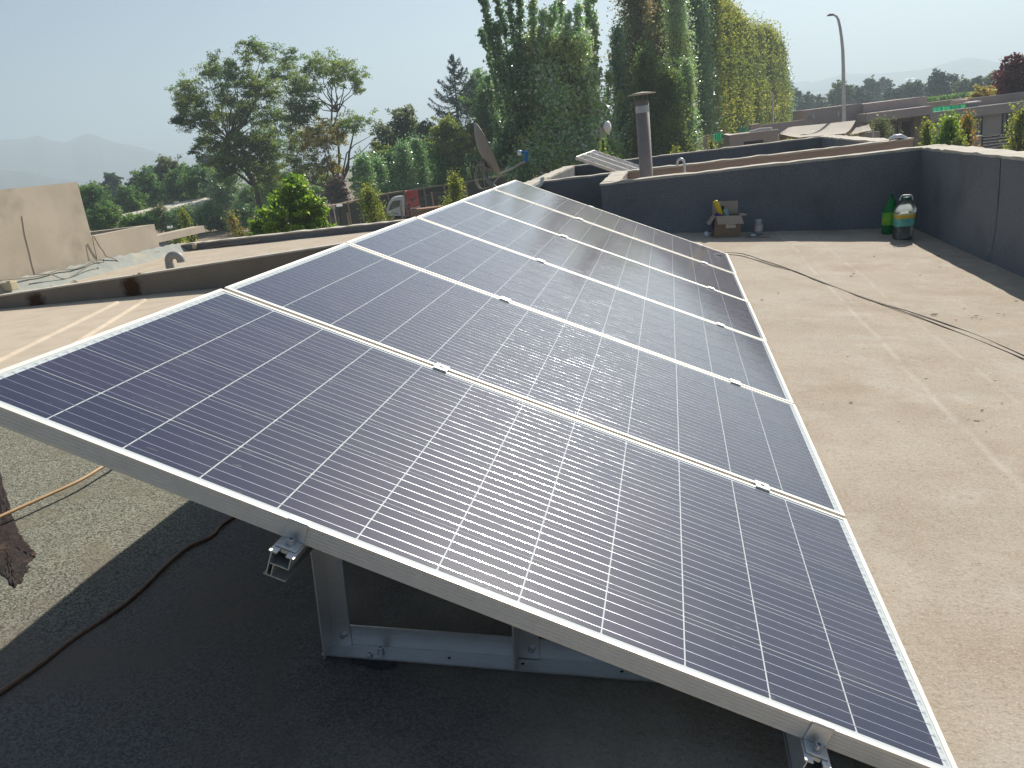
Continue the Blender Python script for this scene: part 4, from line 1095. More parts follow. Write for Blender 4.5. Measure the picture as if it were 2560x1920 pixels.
def poplar(px, top, D, hw, m_, label, seed, n=11000, size=.15, group=None, base_h=.05, name='poplar_tree', cat='tree', lean=0):
    rg = np.random.default_rng(seed)
    t_ = tree_thing(name, px, D, label, cat, group)
    g = ground(px, D); apex = at_d(px + lean, top, D); H = apex[2] - GZ; Wm = hw * D / F
    lines = [(wobble(g, [apex[0], apex[1], GZ + H * .97], rg, 8, .03), H * .012 + .05, .02)]
    C = []
    nb = 64
    for i in range(nb):
        f0 = base_h + (0.86 - base_h) * (i / nb) ** 1.1
        az = rg.uniform(0, 2 * math.pi)
        f1 = min(f0 + rg.uniform(.14, .30), 1.0)
        prof = lambda f: max(0.0, min(1, (1 - f) / .55)) ** .75 * min(1, .55 + f * 2.2)
        rmax = Wm * prof((f0 + f1) / 2) * rg.uniform(.55, 1.08)
        pts = []
        for k in range(7):
            s = k / 6
            rr_ = rmax * (1 - math.exp(-2.6 * s)) / (1 - math.exp(-2.6))
            f = f0 + (f1 - f0) * s
            bx_ = g + (apex - g) * f
            pts.append(np.array([bx_[0] + math.cos(az) * rr_, bx_[1] + math.sin(az) * rr_, GZ + H * f]))
        lines.append((pts, .05, .01))
        k = int(n / nb)
        s = rg.beta(2.2, 1.5, k) * 6
        i0 = np.minimum(s.astype(int), 5); fr = s - i0
        A = np.array(pts); c = A[i0] * (1 - fr)[:, None] + A[i0 + 1] * fr[:, None]
        sg = Wm * .22 + min(.16, .10 * Wm + .03)
        C.append(c + rg.normal(size=(k, 3)) * np.array([sg, sg, sg * 1.3]))
    k = n // 12
    f = rg.uniform(.8, 1.0, k)
    C.append(g + (apex - g) * f[:, None] + rg.normal(size=(k, 3)) * ((1.03 - f) * Wm * 1.6 + .05)[:, None] * np.array([1, 1, .6]))
    C = np.concatenate(C)
    trunk_mesh(t_, lines)
    leaf_mesh('crown', m_, t_, C, size * rg.uniform(.6, 1.25, len(C)), seed, .1, .62)
    return t_
def stem_tree(name, base, stems, D, m_, label, seed, per=2600, size=.09, group=None, skirt=(), cat='tree'):
    """many-stemmed poplar: stems = list of (px points from low to high, radius in px)"""
    rg = np.random.default_rng(seed)
    t_ = tree_thing(name, base[0], D, label, cat, group)
    g = ground(base[0], D); lines = []; C = []
    for pts, rp in stems:
        off = rg.uniform(-2.2, 2.2)
        W_ = [at_d(x, y, D + off * (i + 1) / len(pts)) for i, (x, y) in enumerate(pts)]
        root = np.array([g[0] + rg.uniform(-.5, .5), g[1] + rg.uniform(-.5, .5), GZ])
        A = [root] + W_
        lines.append((A, .16, .015))
        A = np.array(A); seg = np.linalg.norm(np.diff(A, axis=0), axis=1); cum = np.concatenate([[0], np.cumsum(seg)]); L_ = cum[-1]
        k = int(1.0 * per * L_ / 14)
        # leaves sit on short ascending twigs
        ns = int(L_ * 9)
        s0 = L_ * (0.16 + .84 * rg.beta(1.2, 1.05, ns)); s0 = np.minimum(s0, L_ * .999)
        def at(s):
            i = np.clip(np.searchsorted(cum, s) - 1, 0, len(seg) - 1); f = ((s - cum[i]) / seg[i])[:, None]
            return A[i] * (1 - f) + A[i + 1] * f
        rr_ = 1.1 * rp * D / F
        tw0 = at(s0); fr = s0 / L_
        az = rg.uniform(0, 2 * math.pi, ns); ln = rr_ * (1.25 - fr) * 1.5 * rg.uniform(.5, 1.2, ns)
        dv = np.stack([np.cos(az) * .62, np.sin(az) * .62, np.full(ns, .95)], 1) * ln[:, None]
        pick = rg.integers(0, ns, k); u = rg.uniform(.1, 1.05, k)[:, None]
        C.append(tw0[pick] + dv[pick] * u + rg.normal(size=(k, 3)) * .11)
    for (x, y, rp, nn) in skirt:
        c = at_d(x, y, D + rg.uniform(-2.5, 1.0)); rr_ = rp * D / F
        v = rg.normal(size=(nn, 3)); C.append(c + v * np.array([rr_, rr_, rr_ * 1.1]) * .5)
        lines.append((wobble(g, c, rg, 5, .1), .05, .01))
    C = np.concatenate(C)
    trunk_mesh(t_, lines)
    leaf_mesh('crown', m_, t_, C, 1.3 * size * rg.uniform(.6, 1.3, len(C)), seed, .0, .75)
    return t_
def clump_tree(name, px, D, clumps, ms, label, seed, dens=1.0, size=.12, trunk_r=.22, fork=.35, dj=2.5, aspect=.4, group=None, cat='tree', extra=(), flat=.8, lean=0.0, tw=1.0, sp=.20):
    """clumps: (px, py, r px[, material index]); leaves gather on twigs round each clump centre"""
    rg = np.random.default_rng(seed)
    t_ = tree_thing(name, px, D, label, cat, group)
    g = ground(px, D); lines = []; Cs = [[] for _ in ms]
    tops = [at_d(c[0], c[1], D) for c in clumps]; H = max(t[2] for t in tops) - GZ
    fk = np.array([g[0] + lean, g[1], GZ + H * fork])
    lines.append((wobble(g, fk, rg, 4, .05), trunk_r, trunk_r * .8))
    mains = []
    for k in range(5):
        q = tops[rg.integers(0, len(tops))]
        e = fk + (q - fk) * .6 + rg.normal(size=3) * .4
        mains.append(np.array(wobble(fk, e, rg, 5, .12))); lines.append((mains[-1], trunk_r * .62, trunk_r * .2))
    M_ = np.concatenate(mains)
    for c in clumps:
        p = at_d(c[0], c[1], D + rg.uniform(-dj, dj)); r_ = c[2] * D / F; mi = c[3] if len(c) > 3 else 0
        low = M_[M_[:, 2] < p[2] + .2]; src = low if len(low) else M_
        j = src[np.argmin(np.linalg.norm(src - p, axis=1))]
        lines.append((wobble(j, p, rg, 5, .15), trunk_r * .22, .02))
        nt_ = max(8, int(tw * 26 * r_ ** 1.6)); nl_ = int(dens * 700 * r_ ** 1.7)
        ends = p + rg.normal(size=(nt_, 3)) * np.array([r_, r_, r_ * flat]) * .60
        for e in ends[:6]: lines.append((wobble(p, e, rg, 3, .2), .025, .008))
        pick = rg.integers(0, nt_, nl_); u = rg.uniform(.75, 1.08, nl_)[:, None]
        Cs[mi].append(p + (ends[pick] - p) * u + rg.normal(size=(nl_, 3)) * np.array([1, 1, .55]) * sp * (.35 + .65 * min(1, r_)))
    for ln in extra: lines.append(ln)
    trunk_mesh(t_, lines)
    for i, m_ in enumerate(ms):
        if Cs[i]:
            C = np.concatenate(Cs[i])
            leaf_mesh('crown', m_, t_, C, size * rg.uniform(.6, 1.35, len(C)), seed + i, .5, aspect)
    return t_
def blob_clumps(px, py, rx, ry, n, seed, r=None, taper=0.0):
    rg = np.random.default_rng(seed); out = []
    r = r or (rx + ry) / 2 * .42
    while len(out) < n:
        x, y = rg.uniform(-1, 1, 2)
        if x * x + y * y > 1: continue
        xx = x * (1 - taper * (-y * .5 + .5))
        out.append((px + xx * (rx - r * .4), py + y * (ry - r * .4), r * rg.uniform(.6, 1.15)))
    return out
def bush(name, px, py, rx, ry, D, m_, label, seed, n=16, dens=1.3, size=.12, taper=.2, cat='tree', group=None, r=None, aspect=.6, fork=.2, tr=.12):
    return clump_tree(name, px, D, blob_clumps(px, py, rx, ry, n, seed, r, taper), [m_], label, seed, dens, size, tr, fork, max(.4, rx * D / F * .7), aspect, group, cat, flat=.85)

# silver poplars in the middle
D0 = 55
GSP = 'tall silver poplars in the middle'
stem_tree('silver_poplar', (1310, 430), [
    ([(1285, 400), (1252, 260), (1225, 150), (1204, 78)], 13), ([(1300, 390), (1262, 240), (1230, 110), (1206, -20)], 15),
    ([(1300, 390), (1272, 260), (1252, 150), (1240, 60)], 12), ([(1312, 400), (1288, 260), (1262, 90), (1228, -70)], 16),
    ([(1318, 400), (1300, 250), (1284, 110), (1270, -60)], 22), ([(1325, 400), (1312, 240), (1300, 100), (1297, -90)], 20),
    ([(1268, 400), (1245, 330), (1228, 260), (1220, 195)], 10)],
    D0, LM['dark'], 'leftmost silver poplar, dark slender stems fanning out against the sky', 101, 2500, .085, GSP,
    [(1290, 330, 34, 1500), (1265, 380, 30, 1200), (1315, 380, 32, 1500), (1245, 400, 26, 900), (1300, 430, 30, 1200)])
stem_tree('silver_poplar', (1385, 440), [
    ([(1350, 400), (1332, 260), (1330, 120), (1338, -60)], 22), ([(1365, 400), (1345, 240), (1352, 130), (1360, 30)], 20),
    ([(1380, 400), (1372, 250), (1378, 110), (1386, 12)], 26), ([(1395, 400), (1408, 260), (1415, 140), (1420, 40)], 22),
    ([(1405, 410), (1425, 300), (1440, 180), (1448, 15)], 24), ([(1370, 410), (1352, 330), (1340, 250), (1336, 180)], 22),
    ([(1400, 420), (1440, 340), (1462, 270), (1470, 200)], 22), ([(1390, 400), (1398, 240), (1402, 80), (1404, -80)], 14)],
    D0 + 1, LM['silver'], 'broad silver poplar with glinting pale leaves, centre of the clump', 102, 3400, .082, GSP,
    [(1345, 350, 42, 2200), (1385, 330, 45, 2600), (1430, 340, 45, 2600), (1410, 390, 45, 2400), (1355, 410, 42, 2000), (1460, 390, 40, 1900), (1330, 300, 34, 1200), (1440, 270, 36, 1500)] +
    [(x_, y_, 30, 620) for y_ in range(110, 400, 36) for x_ in range(1318 + (y_ // 36 % 2) * 14, int(1450 + (y_ - 90) * .22), 30)])
stem_tree('silver_poplar', (1490, 430), [
    ([(1480, 390), (1474, 250), (1470, 120), (1468, -60)], 20), ([(1488, 390), (1492, 260), (1488, 130), (1482, -20)], 18),
    ([(1500, 400), (1512, 310), (1520, 240), (1524, 180)], 16), ([(1505, 410), (1530, 340), (1546, 280), (1553, 235)], 12),
    ([(1470, 400), (1462, 280), (1458, 170), (1462, 90)], 18), ([(1510, 420), (1535, 370), (1560, 330), (1580, 312)], 9)],
    D0 + 3, LM['silver'], 'right silver poplar with low side shoots beside the brown trees', 103, 2600, .085, GSP,
    [(1490, 350, 36, 1700), (1515, 370, 34, 1500), (1480, 400, 38, 1700), (1530, 400, 30, 1200), (1500, 300, 28, 900)])
# browning tall trees and a silver edge
GB = 'tall browning poplars'
poplar(1583, -95, 63, 48, LM['brown'], 'browning poplar just left of the chimney pipe cap', 111, 22000, .095, GB)
poplar(1543, 70, 60, 20, LM['dark'], 'slim dark poplar squeezed between silver and brown trees', 112, 9000, .09, GB)
poplar(1640, -20, 66, 46, LM['brown'], 'browning poplar standing behind the chimney pipe', 113, 22000, .095, GB)
poplar(1612, 130, 58, 34, LM['acacia'], 'shorter olive brown poplar in front of the browning ones', 114, 12000, .09, GB)
poplar(1690, -60, 62, 32, LM['silver'], 'silver poplar edging the browning trees on the right', 115, 17000, .09, GB)
poplar(1672, 180, 57, 36, LM['acacia'], 'low olive tree with pale tips right of the chimney pipe', 116, 12000, .09, GB)
poplar(1716, 150, 59, 20, LM['silver'], 'small pale leaved poplar before the yellow green row', 117, 7000, .085, GB)
# the receding yellow-green row
GY = 'row of yellow green poplars'
row = [(1738, -60, 72, 30), (1768, -48, 75, 32), (1797, 2, 80, 30), (1822, 32, 86, 27), (1845, 46, 92, 26), (1866, 68, 98, 25), (1886, 76, 104, 25), (1907, 72, 110, 24), (1926, 84, 117, 22), (1942, 104, 124, 18)]
nm = ['first', 'second', 'third', 'fourth', 'fifth', 'sixth', 'seventh', 'eighth', 'ninth', 'tenth']
for i, (x, y, D, hw) in enumerate(row):
    poplar(x, y, D, hw * 1.22, LM['dark'] if i == 0 else LM['yellow'], ('darkest poplar at the near end of the yellow green row' if i == 0 else nm[i] + ' poplar of the yellow green row, counted from the near end'), 130 + i, 30000 if i < 4 else 23000, .098 + .004 * i, GY)
poplar(1955, 175, 130, 20, LM['hedge'], 'grey green tree closing the far end of the poplar row', 145, 6000, .15)
poplar(1968, 210, 150, 14, LM['far'], 'small dark tree just past the end of the poplar row', 146, 3000, .18)
# acacias at left
K = 4.254
def cc_(L_): return [(420 + x / K, 90 + y / K, 1.18 * r / K, *rest) for x, y, r, *rest in L_]
ac1 = [(850,95,75),(960,140,75),(1040,220,60),(830,235,65),(1255,215,80),(1250,370,100),(1130,420,70),(520,325,100),(420,390,75),(655,300,55),(700,430,100),(560,540,100),(860,470,95),(1000,530,100),(960,650,110),(1095,620,75),(180,560,100),(200,670,120),(330,690,85),(180,780,90),(120,880,70),(250,900,85),(400,880,115),(560,830,100),(640,700,90),(800,760,105),(700,900,100),(860,850,85),(1050,850,115),(1180,870,85),(450,1000,85),(480,1160,100),(380,1150,75),(300,1230,50),(620,1180,110),(560,1310,110),(780,1120,100),(900,1090,115),(1050,1080,125),(1000,1250,135),(850,1280,125),(1150,1230,105),(700,1380,125),(950,1400,135),(1100,1400,110),(1000,1530,125),(1200,1500,90),(600,1420,100)]
clump_tree('acacia_tree', 634, 88, cc_(ac1), [LM['acacia']], 'large airy acacia on the left with a single dark trunk', 201, 1.35, .13, .30, .22, 3.0, .36, 'pair of acacias')
ac2 = [(1600,290,105),(1750,320,115),(1900,370,115),(2010,450,80),(1780,450,80),(2020,560,50),(1500,350,80),(1390,520,105),(1500,570,100),(1330,590,70),(1350,720,90),(1450,780,100),(1420,880,105),(1560,760,70),(1300,950,90),(1450,1050,105,1),(1600,1000,100,1),(1750,1020,115,1),(1880,930,95),(1820,1070,80,1),(2050,910,75),(1950,980,50),(1500,1160,115,1),(1300,1180,105),(1650,1120,90,1),(1350,1330,105),(1500,1380,100,1),(1700,1350,110,1),(1800,1400,70,1),(1400,1500,90),(1600,1480,90),(1680,1550,70)]
rgx = np.random.default_rng(9); ex_ = []
for pts in ([(1740,900),(1745,700),(1735,540),(1690,480)],[(1740,800),(1800,680),(1870,610)],[(1750,760),(1830,720),(1890,760),(1860,860)],[(1745,700),(1700,620),(1695,560)],[(1860,1500),(1920,1320),(2040,1250),(2180,1110)],[(1850,1500),(1900,1250),(1980,1160),(2160,1060)],[(1760,1500),(1710,1250),(1700,1150)],[(1700,1500),(1690,1300),(1640,1150)]):
    ex_.append(([at_d(420 + x / K, 90 + y / K, 82) for x, y in pts], .09, .02))
clump_tree('acacia_tree', 838, 82, cc_(ac2), [LM['acacia'], LM['rust']], 'second acacia with rusty foliage and bare limbs on its right', 202, 1.3, .125, .28, .16, 2.6, .36, 'pair of acacias', extra=ex_)
bush('vine_thicket', 838, 478, 34, 40, 79, LM['pink'], 'dry brown vine thicket round the foot of the second acacia', 203, 16, 1.6, .10, cat='shrub')
# conifer
def conifer(name, px, top, basey, hw, D, m_, label, seed, n=15000, size=.11):
    rg = np.random.default_rng(seed); t_ = tree_thing(name, px, D, label, 'tree')
    g = ground(px, D); a_ = at_d(px - 8, top, D); H = a_[2] - GZ; W_ = hw * D / F; C = []; lines = [(wobble(g, a_, rg, 6, .02), .25, .02)]
    hb = (at_d(px, basey, D)[2] - GZ) / H
    nb = 120
    for i in range(nb):
        f = .985 - (.985 - hb * .3) * (i / nb) ** 0.9
        L_ = W_ * min(1.0, ((1 - f) / (1 - hb)) ** .8) * rg.uniform(.6, 1.15) + .15
        az = rg.uniform(0, 2 * math.pi); p0 = g + (a_ - g) * f
        pts = [p0 + np.array([math.cos(az) * L_ * s, math.sin(az) * L_ * s, L_ * (.12 * s + .25 * s * s - .16 * math.sin(s * 3.1))]) for s in (0, .3, .6, .85, 1)]
        lines.append((pts, .05, .01)); A = np.array(pts); k = int(n / nb * (.35 + L_ / W_))
        s = rg.uniform(.15, 1, k) * 4; i0 = np.minimum(s.astype(int), 3); fr = (s - i0)[:, None]
        c = A[i0] * (1 - fr) + A[i0 + 1] * fr
        side_ = np.array([-math.sin(az), math.cos(az), 0]); wd = rg.normal(size=(k, 1)) * .16 * L_ * (1.1 - s[:, None] / 4)
        C.append(c + side_ * wd + rg.normal(size=(k, 3)) * .07 - np.array([0, 0, .06]) * np.abs(rg.normal(size=(k, 1))))
    trunk_mesh(t_, lines); C = np.concatenate(C)
    leaf_mesh('crown', m_, t_, C, size * rg.uniform(.6, 1.3, len(C)), seed, .3, .3)
conifer('cedar_tree', 1141, 133, 300, 72, 86, LM['conifer'], 'dark blue green cedar with a pointed top', 210)
bush('round_tree', 1188, 235, 30, 62, 92, LM['dark'], 'round grey green tree merging into the right of the cedar', 211, 24, 1.3, .12)
bush('lime_tree', 1236, 300, 40, 95, 80, LM['green'], 'tall fresh green tree between the cedar and the poplars', 212, 34, 1.3, .12, .3)
bush('lime_tree', 1120, 345, 42, 46, 76, LM['lime'], 'yellowish tree below the cedar', 213, 22, 1.3, .11)
bush('lime_tree', 1175, 350, 28, 46, 77, LM['rust'], 'orange tinged bush behind the dish rim', 214, 14, 1.3, .11)
bush('pepper_tree', 1015, 315, 42, 50, 84, LM['olive'], 'feathery grey olive tree above the hedge at centre left', 215, 24, .75, .12, .3)
bush('pepper_tree', 965, 350, 36, 44, 86, LM['olive'], 'smaller feathery olive tree left of the grey olive one', 216, 18, .8, .12)
bush('pepper_tree', 948, 385, 32, 40, 80, LM['lime'], 'yellow olive bush just right of the rusty acacia', 217, 16, 1.1, .11)
bush('pepper_tree', 1065, 345, 30, 40, 82, LM['olive'], 'low olive tree between feathery tree and yellow tree', 218, 14, 1.0, .11)
GH = 'young grey green trees behind the rail fence'
hd = [(905, 395, 480), (940, 400, 482), (972, 385, 478), (1005, 365, 475), (1040, 352, 470), (1075, 360, 466), (1108, 370, 460), (1142, 368, 455), (1178, 375, 450), (1210, 372, 446), (1246, 372, 440), (1280, 380, 436)]
hl = ['leftmost young tree of the fence row, by the rusty acacia', 'young tree of the fence row left of the truck cab', 'young tree of the fence row above the truck cab', 'young tree of the fence row above the red board', 'tallest young tree of the fence row', 'young tree of the fence row right of the tallest', 'young tree of the fence row above the slim lime sapling', 'young tree of the fence row under the yellowish tree', 'young tree of the fence row left of the dish', 'young tree of the fence row behind the dish', 'young tree of the fence row right of the dish', 'rightmost young tree of the fence row, below the poplars']
for i, (x, t0_, b0_) in enumerate(hd):
    poplar(x, t0_, 72 + (i % 3) * 2.2 + i * .6, 24, LM['hedge'] if i % 4 != 2 else LM['green'], hl[i], 230 + i, 6500, .105, GH, .01, 'young_tree')
# left tree line
GL = 'trees of the left tree line'
ll = [(222, 510, 34, 54, 105, 'green', 'bright green tree right behind the tall beige wall'), (278, 470, 22, 34, 190, 'far', 'hazy grey tree standing alone above the left tree line'),
      (262, 545, 46, 36, 92, 'green', 'low leafy shrub behind the lower beige wall'), (320, 500, 40, 34, 120, 'green', 'green bush right of the hazy grey tree'),
      (345, 470, 26, 28, 150, 'far', 'dim bluish tree behind the left bushes'), (372, 470, 32, 44, 125, 'green', 'lighter green tree in the middle of the left tree line'),
      (405, 470, 30, 50, 165, 'far', 'blue grey tree left of the airy acacia'), (420, 445, 34, 46, 135, 'olive', 'olive green tree top in the left tree line'),
      (458, 455, 36, 48, 128, 'green', 'dark green rounded tree before the acacia'), (500, 470, 42, 50, 118, 'green', 'dense green tree at the foot of the airy acacia'),
      (525, 425, 34, 40, 160, 'far', 'bluish tree half hidden by the airy acacia'), (560, 470, 44, 46, 112, 'dark', 'dark tree under the airy acacia crown'),
      (340, 560, 52, 26, 86, 'green', 'feathery low shrub beyond the beige beam, left'), (395, 545, 36, 26, 90, 'olive', 'olive low shrub beyond the beige beam'),
      (455, 560, 46, 40, 88, 'dark', 'dark shrub under the long pale roof'), (530, 545, 46, 40, 86, 'dark', 'dark shrub left of the acacia trunk'),
      (600, 545, 40, 34, 84, 'hedge', 'grey green shrub beside the acacia trunk'), (690, 470, 50, 42, 96, 'dark', 'dark bush between the two acacias'),
      (745, 500, 40, 44, 84, 'hedge', 'pale flecked bush behind the bright shrub'), (790, 490, 30, 40, 90, 'hedge', 'grey green bush left of the vine thicket'),
      (900, 450, 30, 36, 84, 'green', 'green bush right of the vine thicket'), (640, 500, 44, 40, 100, 'dark', 'dark undergrowth behind the acacia trunk')]
for i, (x, y, rx, ry, D, k, lb) in enumerate(ll):
    bush('broad_tree', x, y, rx, ry, D, LM[k], lb, 260 + i, 20, 1.25, .125 * max(.8, D / 110), .25, group=GL)
# bright shrub and saplings near the house
bc = [(742,470,22),(735,500,26),(760,490,24),(715,520,28),(690,540,28),(750,525,28),(780,520,22),(700,570,28),(730,555,30),(765,555,28),(800,545,24),(820,575,22),(790,580,26),(755,590,28),(715,600,28),(675,580,24),(660,610,24),(640,560,14),(648,585,18),(630,600,16),(720,480,14),(726,455,10),(745,450,12),(800,525,14),(690,505,14),(845,590,14),(800,610,26),(700,630,30),(760,630,30),(620,625,18),(830,620,20),(790,505,9)]
clump_tree('leafy_shrub', 735, 36, bc, [LM['bright']], 'big bright green shrub beyond the dark parapet at left', 301, 4.2, .085, .06, .1, 1.1, .72, None, 'shrub', flat=.9)
def sapling(px, top, bot, hw, D, k, label, seed, n=1500, size=.05, group=None):
    return poplar(px, top, D, hw, LM[k], label, seed, n, size, group, .12, 'sapling', 'sapling')
sapling(920, 470, 580, 26, 44, 'lime', 'yellow green sapling left of the white truck', 311, 3600, .055)
sapling(955, 525, 580, 20, 46, 'olive', 'thin dry sapling touching the front of the truck cab', 312, 1200, .045)
sapling(1132, 436, 540, 20, 40, 'lime', 'slim lime sapling above the nearest panels, left of the dish', 313, 2600, .05)
sapling(1120, 498, 540, 26, 41, 'lime', 'low lime bush at the foot of the slim sapling', 314, 1300, .05)
sapling(455, 528, 600, 14, 48, 'lime', 'dry yellowish sapling beside the beige beam', 315, 1600, .05)
sapling(440, 590, 650, 26, 44, 'lime', 'scrubby yellow bush under the beige beam', 316, 1500, .05)
sapling(575, 535, 600, 16, 56, 'rust', 'small reddish bush left of the bright shrub', 317, 1300, .06)
sapling(1507, 350, 440, 9, 23, 'bright', 'narrow bright green sapling under the white dish', 318, 1500, .035)
sapling(1541, 388, 440, 9, 23.5, 'bright', 'small bright green sapling left of the chimney pipe', 319, 900, .035)
sapling(2318, 307, 400, 16, 38, 'lime', 'narrow young tree at the left of the three by the grey house', 321, 2600, .045)
sapling(2372, 298, 400, 25, 37, 'bright', 'bushy young tree in front of the grey house', 322, 5200, .05)
sapling(2350, 345, 400, 22, 36.5, 'bright', 'low bush under the bushy young tree', 325, 1800, .05)
sapling(2398, 345, 400, 20, 36, 'lime', 'lime bush between bushy and orange tipped trees', 326, 1500, .05)
sapling(2419, 286, 400, 18, 40, 'orange', 'young tree with orange tips before the big window', 323, 2600, .045)
sapling(2556, 276, 400, 26, 39, 'lime', 'young tree cut by the right edge of the frame', 324, 3200, .05)
sapling(2200, 300, 400, 28, 46, 'olive', 'olive shrub beside the recessed window of the grey house', 327, 2600, .06)
sapling(2138, 336, 400, 12, 36, 'lime', 'small yellow sapling between tall lamp post and canopy', 328, 600, .045)
sapling(1970, 345, 400, 7, 36, 'lime', 'tiny lime sapling in front of the tan canopy', 329, 600, .04)
sapling(1690, 372, 430, 16, 45, 'lime', 'yellowish bush at the left end of the dark garden wall', 330, 1400, .05)
sapling(1726, 362, 430, 9, 45, 'lime', 'small sapling before the dark garden wall', 331, 800, .05)
sapling(1778, 350, 430, 12, 45, 'lime', 'sapling at the right end of the dark garden wall', 332, 1100, .05)
for i, (x, y, h) in enumerate([(1712, 318, 16), (1735, 312, 14), (1750, 306, 16), (1775, 315, 14), (1800, 318, 12), (1822, 308, 15), (1845, 312, 13), (1868, 314, 12)]):
    sapling(x, y, 400, h, 88, 'olive' if i % 2 else 'hedge', 'pale shrub behind the green net', 340 + i, 1300, .10, 'pale shrubs behind the green net')
# right tree line far behind the houses
GR = 'far trees behind the houses on the right'
rl = [(1990, 252, 16, 26, 230, 'far', 'far dark tree just right of the poplar row'), (2012, 258, 22, 20, 235, 'far', 'low far tree left of the tall lamp post'),
      (2045, 262, 26, 18, 240, 'far', 'low far tree next to the tall lamp post'), (2098, 236, 34, 28, 220, 'olive', 'broad far tree behind the tall lamp post'),
      (2135, 245, 26, 26, 225, 'far', 'dark far tree right of the tall lamp post'), (2176, 226, 16, 30, 260, 'far', 'pointed far tree with a narrow crown'),
      (2208, 232, 18, 28, 300, 'far', 'paler far tree in the haze'), (2158, 245, 24, 20, 225, 'far', 'low dark far tree below the pointed one'),
      (2240, 240, 26, 20, 215, 'far', 'dark far bush left of the pylon'), (2262, 226, 18, 18, 230, 'far', 'small far tree at the foot of the pylon'),
      (2288, 228, 22, 22, 215, 'far', 'far tree right of the pylon'), (2345, 215, 18, 38, 200, 'conifer', 'far tree with a tall feathery top'),
      (2376, 222, 22, 26, 205, 'far', 'round far tree right of the feathery one'), (2328, 236, 18, 18, 205, 'far', 'dark low far tree left of the feathery one'),
      (2412, 222, 26, 20, 195, 'olive', 'far tree in the middle of the right tree line'), (2448, 216, 26, 20, 190, 'far', 'far tree left of the purple tree'),
      (2490, 205, 26, 24, 180, 'olive', 'far light tree behind the purple tree'), (2395, 238, 30, 14, 200, 'far', 'low dark far hedge tree'), (2505, 226, 30, 18, 175, 'far', 'dark low far tree near the purple one')]
for i, (x, y, rx, ry, D, k, lb) in enumerate(rl):
    bush('far_tree', x, y, rx, ry, D, LM[k], lb, 400 + i, 18, 1.0, .22 * D / 210, .3, group=GR)
bush('purple_tree', 2552, 205, 46, 62, 70, LM['purple'], 'dark purple leaved plum tree at the right edge', 430, 34, 1.5, .11, .3)
bush('reddish_bush', 2465, 234, 40, 16, 74, LM['rust'], 'low reddish bush left of the purple tree', 431, 14, 1.4, .10, cat='shrub')
# ------------------------------------------------------------------ houses on the right
HST = mat('grey brown render', (0.44, 0.36, 0.335), (0.48, 0.395, 0.365), scale=1.2, detail=8, rough=.95, bump=.1, bscale=20)
HST2 = mat('pink brown render', (0.38, 0.30, 0.27), (0.42, 0.335, 0.295), scale=1.2, detail=8, rough=.95)
WFR = mat('dark window frame', (0.03, 0.022, 0.02), rough=.5)
PANE = mat('curtained pane', (0.16, 0.19, 0.19), (0.22, 0.25, 0.25), scale=1.5, stretch=(6, 6, .3), rough=.12, coat=.8)
DOOR = mat('dark red door', (0.075, 0.028, 0.022), rough=.5)
def cap(b, lo, hi, z, t=.05, o=.03): b.box((lo[0] - o, lo[1] - o, z), (hi[0] + o, hi[1] + o, z + t))
YH = 58.0
def hx(px, py, Y): return at_y(px, py, Y)
hr = thing('grey_house', (hx(2400, 300, YH)[0], YH, GZ), 'long grey flat roofed house on the right with two big windows', 'house')
xr0, xr1 = hx(2331, 283, YH)[0], hx(2331, 283, YH)[0] + 14.5
zr = hx(2331, 282.6, YH)[2]
b = MB(); b.box((xr0, YH, GZ), (xr1, YH + 9, zr)); b.box((xr0 + .4, YH + 2.6, zr), (xr1, YH + 3.0, zr + .02)) ; b.build('wall', HST, hr)
b = MB(); b.box((hx(2322, 278, YH)[0], YH - .35, zr - .52), (xr1, YH - .002, zr - .002)) ; b.build('fascia', HST, hr)
b = MB(); cap(b, (xr0, YH - .3), (xr1, YH + .25), zr + .004, .05); b.build('coping', mat('light coping', (.46, .43, .40), rough=.9), hr)
x5, z5 = hx(2424, 248, YH + 4)[0], hx(2424, 248, YH + 4)[2]
b = MB(); b.box((x5, YH + 4, zr - .1), (xr1, YH + 8, z5)); b.build('roof_volume', HST2, hr)
b = MB(); cap(b, (x5, YH + 4), (xr1, YH + 4.3), z5 + .002, .05); b.build('coping', bpy.data.materials['light coping'], hr)
def window(parent, p00, p11, Y, nmul, name='window', depth=.10):
    """window recessed in a dark frame: pixel corners top-left, bottom-right"""
    a_, c_ = hx(*p00, Y), hx(*p11, Y); x0, x1, z1, z0 = a_[0], c_[0], a_[2], c_[2]
    f = .09; y0 = Y - .03
    b = MB()
    b.box((x0, y0, z0), (x0 + f, Y + .06, z1)); b.box((x1 - f, y0, z0), (x1, Y + .06, z1))
    b.box((x0 + f, y0, z0), (x1 - f, Y + .06, z0 + f)); b.box((x0 + f, y0, z1 - f), (x1 - f, Y + .06, z1))
    for k in range(1, nmul + 1):
        xm = x0 + (x1 - x0) * k / (nmul + 1); b.box((xm - .045, y0 + .004, z0 + f), (xm + .045, Y + .05, z1 - f))
    w_ = b.build(name, WFR, parent)
    b = MB(); b.quad((x0 + f, Y - .012, z0 + f), (x1 - f, Y - .012, z0 + f), (x1 - f, Y - .012, z1 - f), (x0 + f, Y - .012, z1 - f)); b.build('pane', PANE, w_)
    return w_
window(hr, (2389, 294), (2455, 341), YH, 1)
window(hr, (2505, 281), (2556, 329), YH, 3)
